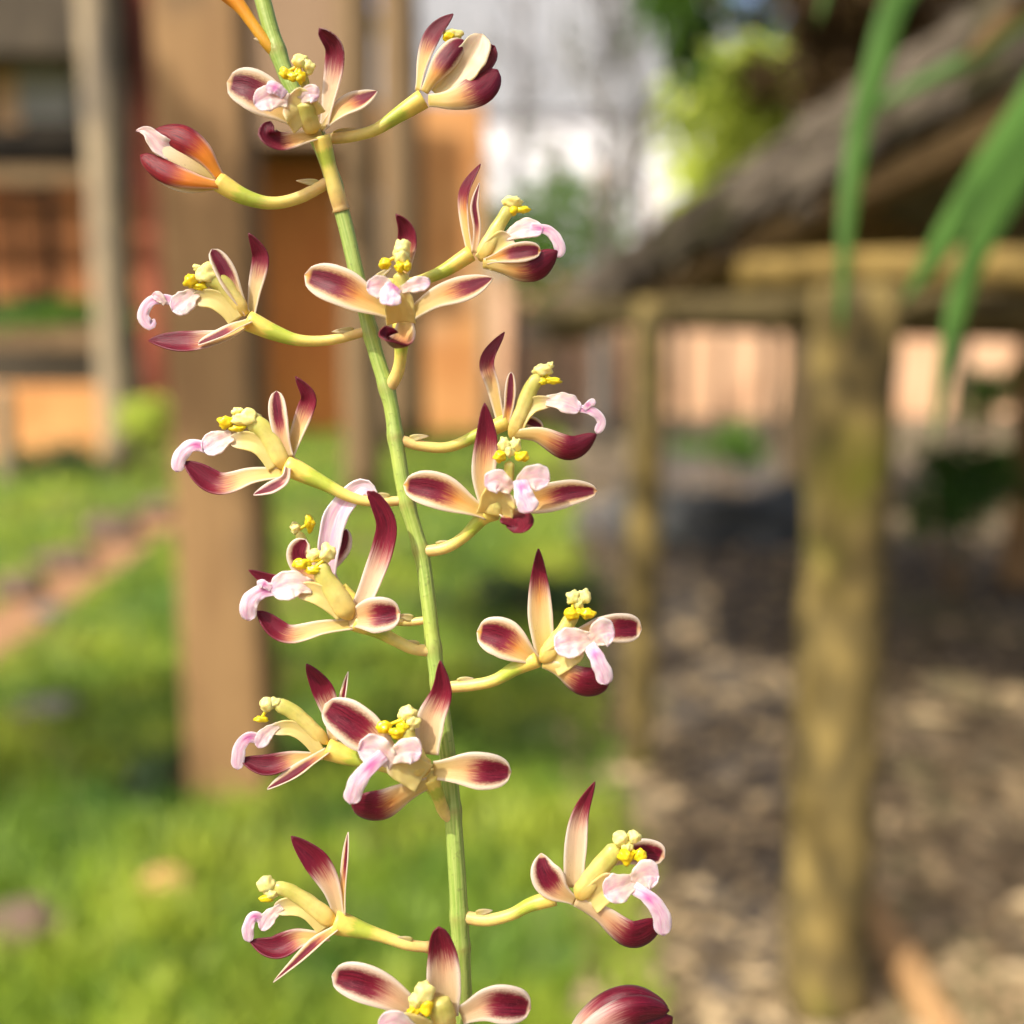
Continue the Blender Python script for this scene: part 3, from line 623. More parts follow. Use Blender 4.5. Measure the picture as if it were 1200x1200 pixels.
def sheet(mb, ctrl, hw, z0, base=.35, peak=.62, tip=2.0, n=(0, 0, 1), cup=.22, u0=.5, mg=.22, orange=.5, lilac=0., tipm=-.08, nu=26, nv=11, pink=None, spot=None, roll=0., wave=.04):
    """a petal: centre line ctrl (x, y, z), greatest half width hw, cupped across; written into mb in world coordinates"""
    c = [Vector((p[0], -p[1], (p[2] if len(p) > 2 else 0) + z0)) for p in ctrl]; sp = spline(c, nu); nrm = Vector(n); vs = []; a = []; b = []
    sd = sum(p[0] * 1.3 + p[1] for p in ctrl)
    if mg < .13: mg -= .30
    for i, p in enumerate(sp):
        u = i / (nu - 1); T = (sp[min(i + 1, nu - 1)] - sp[max(i - 1, 0)]).normalized()
        W = nrm.cross(T)
        if W.length < .05: W = Vector((1, 0, 0))
        W.normalize(); N = T.cross(W)
        if roll: q = Matrix.Rotation(roll * u, 3, T); W = q @ W; N = q @ N
        if u < peak: k = u / peak; f = base + (1 - base) * k * k * (3 - 2 * k)
        else: k = (u - peak) / (1 - peak); f = max(0., 1 - k ** tip) ** (.5 if tip >= 2 else .75)
        f = max(f, .03)
        for j in range(nv):
            v = j / (nv - 1) * 2 - 1
            wob = 1 + wave * noise.noise(Vector((u * (5 if pink is None else 6) + sd, v * 2, sd * .1)))
            q = p + W * v * hw * f * wob + N * hw * (cup * (f * v * v - .25 * f) + wave * (.8 if pink is None else .25 + 1.5 * v * v) * noise.noise(Vector((u * (4 if pink is None else 5.5), v * 1.2 + sd, 3)))+ .05 * math.exp(-(v / .16) ** 2) * -f)
            vs.append(P(q.x, -q.y, q.z))
            if pink is None: a.append((u, v * .5 + .5, u0, mg)); b.append((orange, lilac, tipm, 0))
            else:
                pk = pink(u, v) if callable(pink) else pink; st = spot(u, v) if callable(spot) else (spot or 0); a.append((u, v * .5 + .5, pk, st)); b.append((0, 0, 0, 0))
    fs = [(i * nv + j, i * nv + j + 1, (i + 1) * nv + j + 1, (i + 1) * nv + j) for i in range(nu - 1) for j in range(nv - 1)]
    mb.add(vs, fs, a, b)

class Flower:
    """a flower of the orchid: its stalk is the part's own mesh, the petals and the rest are sub-parts"""
    def __init__(s, z, stalk, r0, r1, name='flower', label=None, mat='pedicel', bract=None):
        s.z = z; m_ = len(stalk); c = [(p[0], p[1], p[2] if len(p) > 2 else z * i / (m_ - 1)) for i, p in enumerate(stalk)]
        near = min(sp, key=lambda p: (p.x - c[0][0]) ** 2 + (p.y - c[0][1]) ** 2)
        if math.hypot(near.x - c[0][0], near.y - c[0][1]) < 26: c[0] = (near.x, near.y, near.z)
        q = spline(c, 24); rr = []
        for i in range(24):
            u = i / 23; rr.append((r0 + (r1 - r0) * u ** 2.2) * S * (1 + .06 * math.sin(u * 9)) * (1.25 if u < .04 else 1))
        mb = MB().tube([P(*p) for p in q], rr, 14)
        s.o = mb.build(name, M[mat], orchid, origin=P(*q[0]))
        if label: s.o['label'] = label
        if bract is None and len(stalk) > 3 and abs(stalk[2][0] - stalk[0][0]) > 20: bract = (19 if stalk[2][0] > stalk[0][0] else -19, -3)
        if bract is not None:
            mb = MB(); p = q[4] if abs(q[4].x - q[0].x) < 22 else q[3]; d = bract
            sheet(mb, [(p.x, p.y - r0 * .8, p.z + 3), (p.x + d[0] * .5, p.y + d[1] * .5 - r0, p.z + 4), (p.x + d[0], p.y + d[1] - r0, p.z + 4)], 4.5, 0, base=.8, peak=.2, tip=1.2, nu=10, nv=5); mb.build('bract', M['bract'], s.o, thick=1.5 * S)
    def tep(s, name, ctrl, hw, **k): mb = MB(); sheet(mb, ctrl, hw, s.z, **k); return mb.build(name, M['petal'], s.o, thick=1.4 * S)
    def sep(s, *a, **k): return s.tep('sepal', *a, **k)
    def pet(s, *a, **k): return s.tep('petal', *a, **k)
    def colm(s, ctrl, r, flat=.85):
        m = 26; q = spline([(p[0], p[1], p[2] + s.z) for p in ctrl], m); n = len(r); q = [P(*p) for p in q]; vs = []; a = []; K = 18; sd = ctrl[0][0]
        for i in range(m):
            u = i / (m - 1); x = u * (n - 1); j = min(int(x), n - 2); rr = (r[j] + (r[j + 1] - r[j]) * (x - j)) * S * (.54 + .20 * u)
            rr *= min(1, math.sqrt(max(.02, u * 7))) * min(1, math.sqrt(max(.05, (1 - u) * 9)))
            T = (q[min(i + 1, m - 1)] - q[max(i - 1, 0)]).normalized(); X = T.cross(FW).normalized(); Y = X.cross(T)
            for k in range(K):
                an = 2 * math.pi * k / K; w = 1 + .10 * math.cos(2 * an) * (1 - u) + .16 * u * abs(math.cos(an)) ** 6 - .14 * math.exp(-((an - math.pi * 1.5) / .35) ** 2) * (1 - u * .6) - .10 * math.exp(-((an - math.pi * .5) / .4) ** 2)
                w *= 1 + .10 * noise.noise(Vector((u * 6 + sd, math.cos(an), math.sin(an))))
                vs.append(q[i] + X * math.cos(an) * rr * w + Y * math.sin(an) * rr * w * flat); a.append((u, k / K, 0, 0))
        fs = [(i * K + k, i * K + (k + 1) % K, (i + 1) * K + (k + 1) % K, (i + 1) * K + k) for i in range(m - 1) for k in range(K)] + [tuple(range(K - 1, -1, -1)), tuple((m - 1) * K + k for k in range(K))]
        MB().add(vs, fs, a).build('column', M['column'], s.o)
    def blobs(s, name, L, mat):
        mb = MB()
        for k, (x, y, z, rx, ry) in enumerate(L):
            mb.blob(P(x, y, z + s.z), (rx * S, min(rx, ry) * S * .9, ry * S), seed=x + k, sub=3, amp=.5)
            if mat == 'pollen': a = Vector(s.c0[:3]); b = Vector((x, y, z)); mb.tube([P(p.x, p.y, p.z + s.z) for p in spline([a + Vector((0, s.c0[4] * .6, -1)), (a + b) / 2 + Vector((0, 2, -1)), b], 6)], [2.6 * S, 2.2 * S, 2 * S, 2 * S, 2.2 * S, 2.6 * S], 8)
        mb.build(name, M[mat], s.o)
    def cap(s, *L): s.c0 = L[0]; s.blobs('anther_cap', L, 'cap')
    def cap_(s, *L): s.blobs('anther_cap', L, 'cap')
    def pol(s, *L): s.blobs('pollen_mass', L, 'pollen')
    def lip(s, *L):
        mb = MB()
        for ctrl, hw, k in L: k = dict(k); hw = hw * (.86 if k.get('cup') == -.14 else 1); k.setdefault('wave', .15); k.setdefault('nu', 26); k.setdefault('nv', 15); sheet(mb, ctrl, hw, s.z, **k)
        mb.build('lip', M['lip'], s.o, thick=1.5 * S)
claw = dict(wave=.05, pink=lambda u, v: max(0, u - .75) * 2, base=.8, peak=.5, tip=4, cup=.3)
wing = dict(pink=lambda u, v: .55 + .45 * u, base=.5, peak=.6, tip=2.2, cup=.12)
def mid(s0=.35): return dict(pink=1., spot=lambda u, v: math.exp(-((u - s0) / .16) ** 2) * math.exp(-(v / .7) ** 2), base=.75, peak=.8, tip=2.4, cup=-.14)

# --- bud stalk leaving the top of the picture
f = Flower(6, [(330, 64, -2), (312, 50), (296, 28), (280, 6), (262, -10)], 6.5, 9.5, 'flower_bud', 'orange bud cut by the top edge, on the uppermost stalk', 'orange_stalk')
f.sep([(262, -8), (245, -28), (222, -40)], 15, u0=.6, orange=1, cup=.6); f.sep([(264, -6, 6), (240, -18, 10), (218, -34, 6)], 12, u0=.6, orange=1, cup=.5)
# --- 1 front flower at the top
f = Flower(22, [(399, 250, -3), (393, 222, 8), (384, 190, 14), (376, 160)], 9, 10)
f.sep([(380, 150), (386, 115, -2), (393, 78, 2), (392, 54, 8), (374, 33, 16)], 13, u0=.52, mg=.12, base=.45, orange=.1, lilac=.35, n=(-.5, 0, .85), cup=.35)
f.pet([(350, 146), (325, 125, 6), (295, 104, 8), (266, 96, 4)], 24, u0=.52, mg=.3, base=.3, tip=2.6, tipm=.05, orange=.4)
f.pet([(376, 152), (400, 128, 0), (425, 116, -4), (442, 107, -8)], 13, u0=.6, mg=.28, tip=1.5, orange=.8, n=(0, .45, .9), cup=.4)
f.sep([(378, 158), (352, 163, 8), (328, 168, 16), (313, 158, 22), (317, 142, 22)], 13, u0=.48, mg=.02, base=.5, n=(0, .55, .8), cup=.5)
f.colm([(370, 156, 4), (362, 140, 14), (358, 118, 24)], [17, 15, 13])
f.lip(([(362, 142, 16), (350, 126, 26), (335, 118, 30)], 22, dict(claw, base=1)), ([(352, 118, 26), (362, 110, 32), (374, 112, 30)], 11, wing), ([(338, 118, 30), (318, 114, 34), (298, 122, 34)], 15, wing), ([(334, 112, 32), (324, 104, 36), (312, 102, 36)], 9, mid(.6)))
f.colm([(366, 140, 2), (360, 110, 0), (354, 84, 6)], [8, 7, 7])
f.cap((351, 72, 10, 9, 8), (362, 78, 8, 7, 8)); f.pol((335, 86, 10, 7, 6), (352, 90, 12, 6, 7), (344, 90, 12, 7, 5))
# --- 2 half open bud, upper right
f = Flower(8, [(386, 160, 0), (410, 160), (440, 152), (468, 134), (496, 116)], 6, 11, 'flower_bud', 'half open maroon tipped bud on the upper right stalk', bract=(32, -6))
f.sep([(490, 106), (497, 70, -4), (510, 38, -2), (531, 16, 4)], 11, u0=.5, mg=.1, n=(-.5, 0, .8), tip=1.7, cup=.4)
f.lip(([(512, 112, 4), (536, 88, 8), (556, 60, 10), (566, 40, 6)], 19, dict(pink=lambda u, v: .12 + .35 * u, base=.5, cup=.4)),)
f.pet([(512, 112, -6), (545, 88, -4), (566, 68, -4), (580, 54, -2)], 16, u0=.5, mg=.08, tip=2.4, cup=.4)
f.pet([(497, 108, 8), (512, 84, 16), (530, 60, 16), (543, 47, 12)], 14, u0=.42, mg=.16, tip=2.2, orange=.9, cup=-.45)
f.sep([(502, 118, 10), (532, 116, 16), (564, 104, 14), (583, 82, 8)], 18, u0=.5, mg=.1, base=.4, tip=2.2, orange=.6, cup=-.4)
f.cap((532, 40, 0, 11, 6)); f.pol((526, 44, 2, 7, 6))
# --- 3 orange bud, upper left
f = Flower(10, [(374, 214, 0), (352, 231), (318, 238), (285, 230), (256, 213)], 6.5, 11.5, 'flower_bud', 'closed orange and maroon bud on the upper left stalk', bract=(-26, -2))
f.lip(([(206, 178, 4), (188, 170, 8), (172, 154, 6), (160, 153, 2)], 12, dict(pink=.75, base=.9, peak=.3, tip=1.3, cup=.4)),)
f.pet([(256, 212, 2), (225, 196, 8), (200, 182, 8), (182, 176, 4)], 14, u0=1.3, orange=1, cup=-.4)
f.sep([(258, 208, 6), (238, 180, 12), (212, 162, 12), (182, 152, 4)], 16, u0=.45, mg=.03, orange=1.3, cup=-.5, tip=1.8)
f.sep([(258, 217, 8), (228, 212, 14), (195, 202, 14), (165, 182, 6)], 13, u0=.5, mg=.05, orange=1.3, cup=-.5, tip=2)
f.sep([(256, 220, 2), (225, 220, 6), (200, 212, 6), (178, 200, 2)], 8, u0=.9, mg=.2, orange=.8, cup=-.4)
# --- 4 side flower, left
f = Flower(6, [(420, 390, 0), (390, 398), (352, 399), (322, 390), (291, 376)], 5.5, 12, bract=(-26, 2))
f.sep([(294, 372, -4), (299, 340, -6), (306, 305, -4), (302, 290), (291, 273, 6)], 11, u0=.5, mg=.05, base=.5, lilac=.1, orange=0, tip=1.5, n=(-.4, 0, .9), cup=.3)
f.pet([(290, 368, 4), (274, 340, 10), (260, 312, 10), (248, 292, 8)], 13, u0=.46, mg=.22, base=.35, tip=2.6, orange=0, n=(.35, .2, .9))
f.sep([(292, 378, 2), (262, 394, 6), (220, 402, 8), (174, 399, 6)], 14, u0=.5, mg=.03, base=.35, peak=.68, tip=1.7, orange=.3, n=(0, .5, .8), cup=.45)
f.sep([(294, 376, 12), (275, 384, 18), (256, 394, 20), (232, 404, 18)], 9, u0=.35, mg=.2, base=.5, n=(.2, .9, .5), cup=.5)
f.colm([(288, 370, 4), (275, 350, 6), (260, 332, 8), (240, 322, 8)], [14, 14, 14, 13])
f.cap((243, 321, 10, 15, 11), (232, 314, 10, 6, 4)); f.pol((224, 329, 10, 8, 9), (234, 336, 10, 8, 4))
f.lip(([(276, 376, 6), (264, 360, 8), (248, 350, 8), (224, 350, 8)], 11, claw), ([(230, 342, 8), (218, 352, 12), (202, 364, 12)], 14, dict(wing, n=(.2, .2, 1))), ([(210, 356, 10), (192, 350, 12), (176, 354, 12), (168, 370, 10), (176, 381, 8), (181, 374, 6)], 8, mid(.3)), ([(194, 356, 12), (186, 348, 14), (178, 346, 14)], 6, wing))
# --- 5 front flower, third row
f = Flower(30, [(456, 456, 2), (466, 436), (470, 410), (470, 378)], 7, 10)
f.sep([(470, 345, 0), (474, 310, 0), (478, 280, 4), (474, 264, 8), (464, 251, 14)], 12, u0=.5, mg=.03, tip=1.5, n=(-.3, 0, 1), cup=.4)
f.pet([(463, 368, 4), (430, 352, 10), (395, 334, 10), (357, 322, 4)], 22, u0=.5, mg=.3, base=.4, tip=2.6, tipm=.05, orange=.9)
f.pet([(480, 370, 4), (510, 350, 6), (545, 338, 2), (577, 326, -4)], 16, u0=.55, mg=.3, base=.5, tip=1.8, orange=.8, tipm=.0, n=(0, .35, .9))
f.sep([(474, 368, 4), (474, 392, 14), (466, 405, 26), (455, 398, 36), (452, 382, 38)], 18, u0=.42, mg=0, base=.45, n=(0, 1, .35), cup=.45)
f.colm([(470, 366, 6), (470, 345, 12), (470, 318, 16)], [18, 14, 10])
f.cap((471, 292, 18, 10, 12), (471, 302, 20, 9, 9)); f.pol((468, 313, 24, 6, 6), (477, 312, 24, 5, 6), (451, 309, 16, 7, 6))
f.lip(([(470, 378, 14), (468, 358, 28), (464, 340, 34)], 17, dict(claw, base=1)), ([(462, 342, 34), (446, 336, 40), (430, 338, 42)], 13, wing), ([(470, 340, 34), (486, 334, 40), (504, 330, 38)], 9, wing), ([(463, 335, 40), (458, 342, 50), (457, 358, 54)], 15, mid(.1)))
# --- 6 side flower, right of it
f = Flower(0, [(424, 348, 0), (440, 332), (475, 333), (515, 320), (552, 297)], 6, 9.5, bract=(18, -12))
f.sep([(552, 298), (546, 260, 2), (546, 225, 6), (563, 192, 10)], 9, u0=.52, mg=.04, base=.6, tip=1.4, orange=.8, n=(-.7, 0, .6), cup=.5)
f.pet([(556, 296, 6), (559, 268, 10), (556, 240, 12), (562, 214, 12)], 5, u0=.3, mg=.35, base=.7, tip=1.4, lilac=.3)
f.colm([(562, 306, 4), (574, 284, 6), (588, 258, 6), (600, 240, 6)], [17, 15, 10, 9])
f.cap((600, 236, 8, 11, 7)); f.pol((612, 246, 8, 9, 4), (602, 247, 8, 6, 5))
f.lip(([(566, 308, 6), (582, 292, 10), (600, 278, 8)], 16, claw), ([(592, 278, 6), (615, 268, 8), (636, 270, 8)], 12, dict(wing, n=(0, .3, 1))), ([(622, 266, 8), (645, 272, 8), (656, 290, 6), (652, 302, 4)], 8, mid(.2)))
f.pet([(570, 306, 10), (596, 298, 18), (620, 294, 20), (634, 294, 18)], 12, u0=.35, mg=.25, tip=2.3, orange=1, tipm=.04)
f.sep([(566, 309, 8), (590, 313, 14), (622, 316, 14), (653, 294, 10)], 17, u0=.5, mg=.02, base=.35, peak=.68, tip=1.8, orange=.7, cup=-.35, n=(0, -.35, .9))
# --- 7 side flower behind, right
f = Flower(-10, [(472, 512, 0), (492, 522), (525, 524), (560, 510), (594, 494)], 6, 9.5, bract=(22, -2))
f.sep([(588, 496), (579, 455, 2), (572, 422, 4), (591, 389, 10)], 10, u0=.52, mg=.04, base=.6, tip=1.4, orange=.2, n=(-.5, 0, .8), cup=.4)
f.pet([(592, 500, 6), (597, 470, 10), (599, 436, 10)], 6.5, u0=.3, mg=.3, base=.7, tip=2, orange=.9)
f.pet([(605, 496, -8), (620, 494, -8), (636, 502, -8)], 7, u0=.25, mg=.3, tip=2.2, tipm=.07)
f.colm([(598, 514, 4), (608, 490, 6), (620, 460, 6), (634, 436, 6)], [14, 14, 12, 9])
f.cap((636, 434, 8, 11, 7), (645, 428, 8, 4, 4)); f.pol((648, 446, 8, 10, 4), (636, 447, 8, 6, 4))
f.lip(([(604, 510, 6), (612, 488, 8), (626, 474, 8), (648, 471, 8)], 9, claw), ([(640, 470, 8), (660, 471, 12), (680, 480, 10)], 12, dict(wing, n=(0, .3, 1))), ([(672, 478, 8), (694, 482, 10), (705, 494, 8), (699, 508, 6)], 6.5, mid(.25)), ([(684, 480, 10), (692, 472, 12), (698, 472, 12)], 5, mid(.4)))
f.sep([(598, 510, 6), (630, 510, 12), (668, 526, 12), (699, 509, 8)], 15, u0=.48, mg=.02, base=.35, peak=.66, tip=1.8, orange=.6, cup=-.35, n=(0, -.3, .9))
# --- 8 front flower, middle right
f = Flower(28, [(502, 645, 2), (522, 642), (545, 628), (566, 606), (580, 600)], 6.5, 10)
f.sep([(577, 606, 0), (567, 560, 2), (570, 515, 4), (568, 472, 10)], 14.5, u0=.56, mg=.06, base=.75, peak=.55, tip=1.5, orange=.5, lilac=.1, cup=.3)
f.pet([(572, 604, 2), (545, 590, 8), (510, 574, 10), (473, 568, 6)], 21, u0=.46, mg=.28, base=.3, tip=2.5, orange=.9, tipm=.04)
f.pet([(606, 592, 2), (640, 584, 6), (670, 577, 4), (700, 575, 0)], 17, u0=.42, mg=.32, base=.7, peak=.4, tip=2.0, orange=.7, tipm=.03)
f.sep([(590, 600, 6), (602, 606, 18), (606, 616, 30), (602, 624, 34)], 20, u0=.3, mg=0, base=.5, tip=2.4, n=(0, 1, .6), cup=.3)
f.colm([(578, 604, 6), (580, 592, 10), (584, 578, 10)], [22, 20, 14])
f.lip(([(580, 604, 12), (584, 588, 22), (592, 574, 30)], 21, dict(claw, base=1)), ([(600, 574, 32), (584, 564, 36), (568, 568, 36)], 14, wing), ([(606, 572, 32), (624, 560, 36), (644, 562, 34)], 16, wing), ([(610, 562, 34), (613, 578, 42), (622, 600, 44)], 14, mid(.25)))
f.colm([(592, 580, 8), (596, 562, 8), (597, 540, 12)], [8, 8, 7])
f.cap((591, 521, 14, 7, 8), (604, 521, 14, 6.5, 8), (597, 529, 15, 6, 7)); f.pol((586, 535, 18, 7, 6), (612, 535, 18, 8, 6))
# --- 9 side flower, left middle
f = Flower(4, [(468, 590, -6), (440, 588), (412, 583), (378, 566), (336, 545)], 5.5, 12.5)
f.sep([(336, 546), (346, 515, -2), (358, 482), (362, 464, 4), (346, 441, 10)], 11, u0=.52, mg=.03, base=.5, tip=1.6, orange=.2, n=(-.4, 0, .9), cup=.35)
f.pet([(338, 536, 6), (330, 510, 10), (325, 480, 10), (324, 458, 8)], 11, u0=.42, mg=.36, base=.6, tip=2.4, lilac=.25)
f.colm([(334, 550, 4), (324, 528, 6), (310, 505, 8), (290, 491, 8)], [17, 17, 14, 13])
f.cap((288, 490, 10, 16, 10), (278, 482, 10, 6, 5)); f.pol((265, 495, 10, 9, 8), (278, 502, 10, 9, 4))
f.lip(([(322, 548, 6), (308, 526, 8), (292, 517, 8), (268, 516, 8)], 11, claw), ([(272, 510, 8), (254, 518, 12), (238, 528, 12)], 14, dict(wing, n=(.2, .2, 1))), ([(246, 526, 10), (226, 522, 12), (212, 534, 12), (207, 553, 8)], 10, mid(.25)))
f.sep([(332, 554, 4), (296, 558, 10), (255, 568, 10), (215, 541, 8)], 15, u0=.52, mg=.03, base=.5, peak=.7, tip=1.9, orange=.6, n=(0, .45, .85), cup=.4)
f.sep([(337, 548, 14), (333, 562, 18), (318, 572, 20), (297, 580, 18)], 8, u0=.3, mg=.3, lilac=.6, base=.5, tip=1.4, n=(.5, .6, .6), cup=.4)
# --- 10b flower behind the next one
f = Flower(-26, [(496, 730, -8), (476, 729), (452, 726), (425, 712), (400, 690)], 4.5, 8, label='flower mostly hidden behind a nearer one')
f.sep([(398, 690), (385, 665, 2), (400, 640, 4), (406, 620, 6)], 12, u0=.5, mg=.3, lilac=.5)
f.pet([(372, 690), (340, 684, 0), (316, 680, 0), (291, 668, 4)], 8, u0=.5, mg=.03, tip=1.5)
f.lip(([(384, 676, 8), (386, 640, 16), (396, 600, 22), (424, 571, 26), (442, 584, 24)], 14, dict(pink=1., base=.7, peak=.35, tip=2.5, cup=.3)),)
f.colm([(382, 690, 2), (366, 660, 4), (354, 634, 4), (349, 622, 4)], [11, 9, 8, 7]); f.cap((346, 619, 4, 6, 7)); f.pol((363, 613, 4, 6, 10))
# --- 10 large flower, left
f = Flower(20, [(502, 764, 0), (484, 760), (462, 750), (440, 738), (415, 728)], 6.5, 11)
f.sep([(420, 718, 0), (436, 680, 2), (450, 640, 6), (453, 612, 10), (441, 586, 14), (430, 576, 16)], 13.5, u0=.42, mg=.02, base=.8, peak=.5, tip=2.2, orange=.1, lilac=.45, n=(-.3, 0, .95), cup=.35)
f.pet([(376, 690, -6), (358, 668, -4), (350, 648, -2), (358, 632, 0)], 15, u0=.42, mg=.28, base=.5, tip=2.4, lilac=.2)
f.pet([(408, 726, 4), (428, 722, 14), (450, 720, 18), (469, 718, 16)], 21, u0=.45, mg=.28, base=.45, peak=.55, tip=2.5, orange=.6, lilac=.2, tipm=.06)
f.sep([(412, 732, 4), (378, 736, 10), (335, 744, 10), (301, 716, 6)], 13, u0=.58, mg=.03, base=.6, peak=.72, tip=1.9, orange=.6, n=(0, .5, .85), cup=.4)
f.colm([(412, 726, 8), (396, 700, 12), (380, 676, 14), (376, 656, 14)], [20, 20, 15, 10])
f.cap((384, 648, 18, 9, 10), (368, 650, 16, 8, 7)); f.pol((354, 661, 20, 10, 6), (366, 668, 20, 9, 5))
f.lip(([(402, 720, 12), (382, 702, 16), (366, 694, 16), (346, 692, 14)], 12, claw), ([(366, 688, 14), (344, 684, 20), (318, 694, 20)], 17, dict(wing, n=(.2, .2, 1))), ([(326, 690, 16), (304, 694, 20), (292, 708, 20), (292, 727, 14)], 12, mid(.2)), ([(318, 690, 20), (308, 684, 22), (302, 686, 22)], 6, mid(.5)))
# --- 11 front flower, right
f = Flower(20, [(530, 802, 0), (552, 803), (580, 797), (606, 782), (630, 772)], 6.5, 10)
f.sep([(640, 768, 0), (634, 730, 2), (632, 690, 4), (631, 643, 12)], 14.5, u0=.62, mg=.06, base=.85, peak=.4, tip=1.5, orange=.7, cup=.3)
f.pet([(634, 778, 0), (610, 762, 8), (585, 746, 8), (559, 740, 2)], 23, u0=.46, mg=.26, base=.25, tip=2.5, orange=.9, tipm=.05)
f.pet([(672, 748, 4), (700, 738, 8), (728, 736, 6), (752, 737, 0)], 17, u0=.5, mg=.22, base=.5, peak=.7, tip=2.6, lilac=.15, orange=.4, tipm=.06)
f.sep([(636, 778, 6), (658, 786, 14), (686, 800, 18), (714, 798, 16)], 18, u0=.46, mg=0, base=.3, peak=.7, tip=2.4, n=(0, -.35, .9), cup=-.3)
f.colm([(634, 776, 8), (650, 756, 12), (666, 730, 10), (676, 712, 10)], [17, 16, 11, 9])
f.lip(([(646, 778, 12), (664, 766, 20), (680, 754, 26)], 17, dict(claw, base=1)), ([(694, 750, 28), (674, 752, 32), (650, 758, 32)], 18, wing), ([(692, 752, 28), (706, 742, 34), (720, 740, 32)], 17, wing), ([(690, 756, 30), (698, 768, 38), (706, 785, 38), (711, 802, 34)], 12, mid(.25)))
f.cap((672, 700, 14, 8, 9), (685, 699, 14, 7.5, 9), (678, 707, 15, 5, 7)); f.pol((670, 720, 18, 8, 7), (689, 719, 18, 8, 6), (679, 717, 17, 5, 4))
# --- 12 side flower, lower left
f = Flower(-8, [(512, 908, 0), (480, 905), (445, 896), (415, 888), (384, 878)], 6.5, 13)
f.sep([(390, 868), (388, 838, 2), (378, 808, 4), (359, 778, 8)], 13, u0=.48, mg=.02, base=.45, tip=1.5, orange=0, lilac=.2, n=(-.2, 0, 1), cup=.3)
f.pet([(396, 866, 2), (400, 835, 4), (404, 810, 4), (408, 787, 4)], 6, u0=.3, mg=.3, base=.8, tip=1.5, n=(-.7, 0, .5), cup=.5)
f.colm([(384, 872, 4), (362, 850, 6), (340, 832, 6), (320, 824, 6)], [14, 12, 12, 10])
f.cap((313, 826, 8, 8, 9), (322, 823, 8, 7, 6)); f.pol((306, 843, 8, 8, 4))
f.lip(([(376, 886, 6), (360, 864, 8), (340, 853, 8), (316, 856, 8)], 9, claw), ([(326, 850, 8), (312, 860, 10), (302, 876, 10)], 9, wing), ([(308, 868, 8), (292, 864, 12), (281, 876, 12), (278, 902, 8)], 9, mid(.3)))
f.sep([(378, 886, 2), (345, 890, 6), (312, 898, 8), (281, 890, 6)], 14, u0=.42, mg=.02, base=.35, peak=.65, tip=1.6, n=(0, .45, .85), cup=.4)
f.sep([(384, 880, 12), (366, 892, 16), (340, 910, 18), (313, 925, 16)], 10, u0=.2, mg=.3, base=.5, tip=1.5, orange=.4, n=(.3, .8, .5), cup=.5)
# --- 13 big front flower, lower centre
f = Flower(34, [(530, 962, -6), (520, 950, 6), (512, 930), (502, 910)], 7, 11)
f.sep([(502, 884, 0), (505, 845, 2), (518, 810, 6), (516, 774, 16)], 17, u0=.5, mg=.06, base=.75, peak=.3, tip=1.6, orange=.2, lilac=.3, n=(-.2, 0, 1), cup=.35)
f.pet([(460, 890, 2), (438, 868, 8), (410, 846, 8), (380, 826, 2)], 25, u0=.36, mg=.24, base=.5, peak=.55, tip=2.5, orange=.2, lilac=.2, tipm=.05)
f.pet([(508, 903, 2), (540, 902, 8), (570, 904, 8), (599, 905, 2)], 22, u0=.5, mg=.24, base=.5, peak=.6, tip=2.3, orange=.4, lilac=.1, tipm=.02)
f.sep([(502, 918, 6), (475, 930, 14), (445, 945, 18), (412, 944, 16)], 19, u0=.56, mg=0, base=.4, peak=.68, tip=2.2, orange=.8, n=(0, -.4, .9), cup=-.3)
f.colm([(500, 908, 8), (485, 888, 14), (476, 862, 16), (476, 842, 14)], [24, 20, 14, 9])
f.lip(([(496, 912, 16), (474, 898, 26), (456, 888, 32)], 19, dict(claw, base=1)), ([(462, 894, 32), (440, 880, 36), (420, 880, 36)], 19, wing), ([(458, 888, 32), (478, 880, 36), (494, 882, 34)], 16, wing), ([(450, 884, 36), (434, 898, 42), (418, 918, 42), (411, 942, 36)], 12.5, mid(.28)))
f.cap((478, 836, 18, 11, 8), (484, 846, 18, 8, 8)); f.pol((450, 852, 20, 8, 7), (464, 858, 22, 9, 6), (472, 852, 20, 7, 5))
# --- 14 lower right
f = Flower(10, [(545, 1074, -4), (570, 1078), (598, 1072), (622, 1060), (650, 1052)], 7, 9)
f.sep([(672, 1040, 0), (674, 1000, 2), (680, 955, 4), (697, 916, 10)], 13, u0=.62, mg=.05, base=.9, peak=.4, tip=1.5, lilac=.35, orange=.1, cup=.3)
f.pet([(674, 1056, 2), (652, 1042, 8), (638, 1022, 8), (634, 1000, 2)], 19, u0=.36, mg=.26, base=.3, peak=.55, tip=1.7, orange=.4, lilac=.2, tipm=.06)
f.pet([(716, 1010, -6), (745, 1000, -6), (765, 1000, -6), (779, 1005, -6)], 16, u0=.35, mg=.25, tip=2.6, lilac=.3, tipm=.07)
f.colm([(676, 1054, 8), (694, 1030, 12), (712, 1006, 12), (726, 990, 12)], [20, 19, 15, 11])
f.sep([(674, 1056, 6), (705, 1072, 12), (740, 1096, 14), (774, 1082, 10)], 17, u0=.5, mg=0, base=.4, peak=.7, tip=2.2, lilac=.3, n=(0, -.4, .9), cup=-.3)
f.lip(([(690, 1058, 12), (706, 1044, 18), (724, 1030, 22)], 16, dict(claw, base=1)), ([(744, 1032, 24), (726, 1040, 30), (708, 1048, 30)], 18, wing), ([(742, 1036, 24), (756, 1026, 30), (772, 1026, 28)], 18, wing), ([(742, 1040, 26), (760, 1052, 34), (774, 1070, 34), (778, 1096, 28)], 12, mid(.32)))
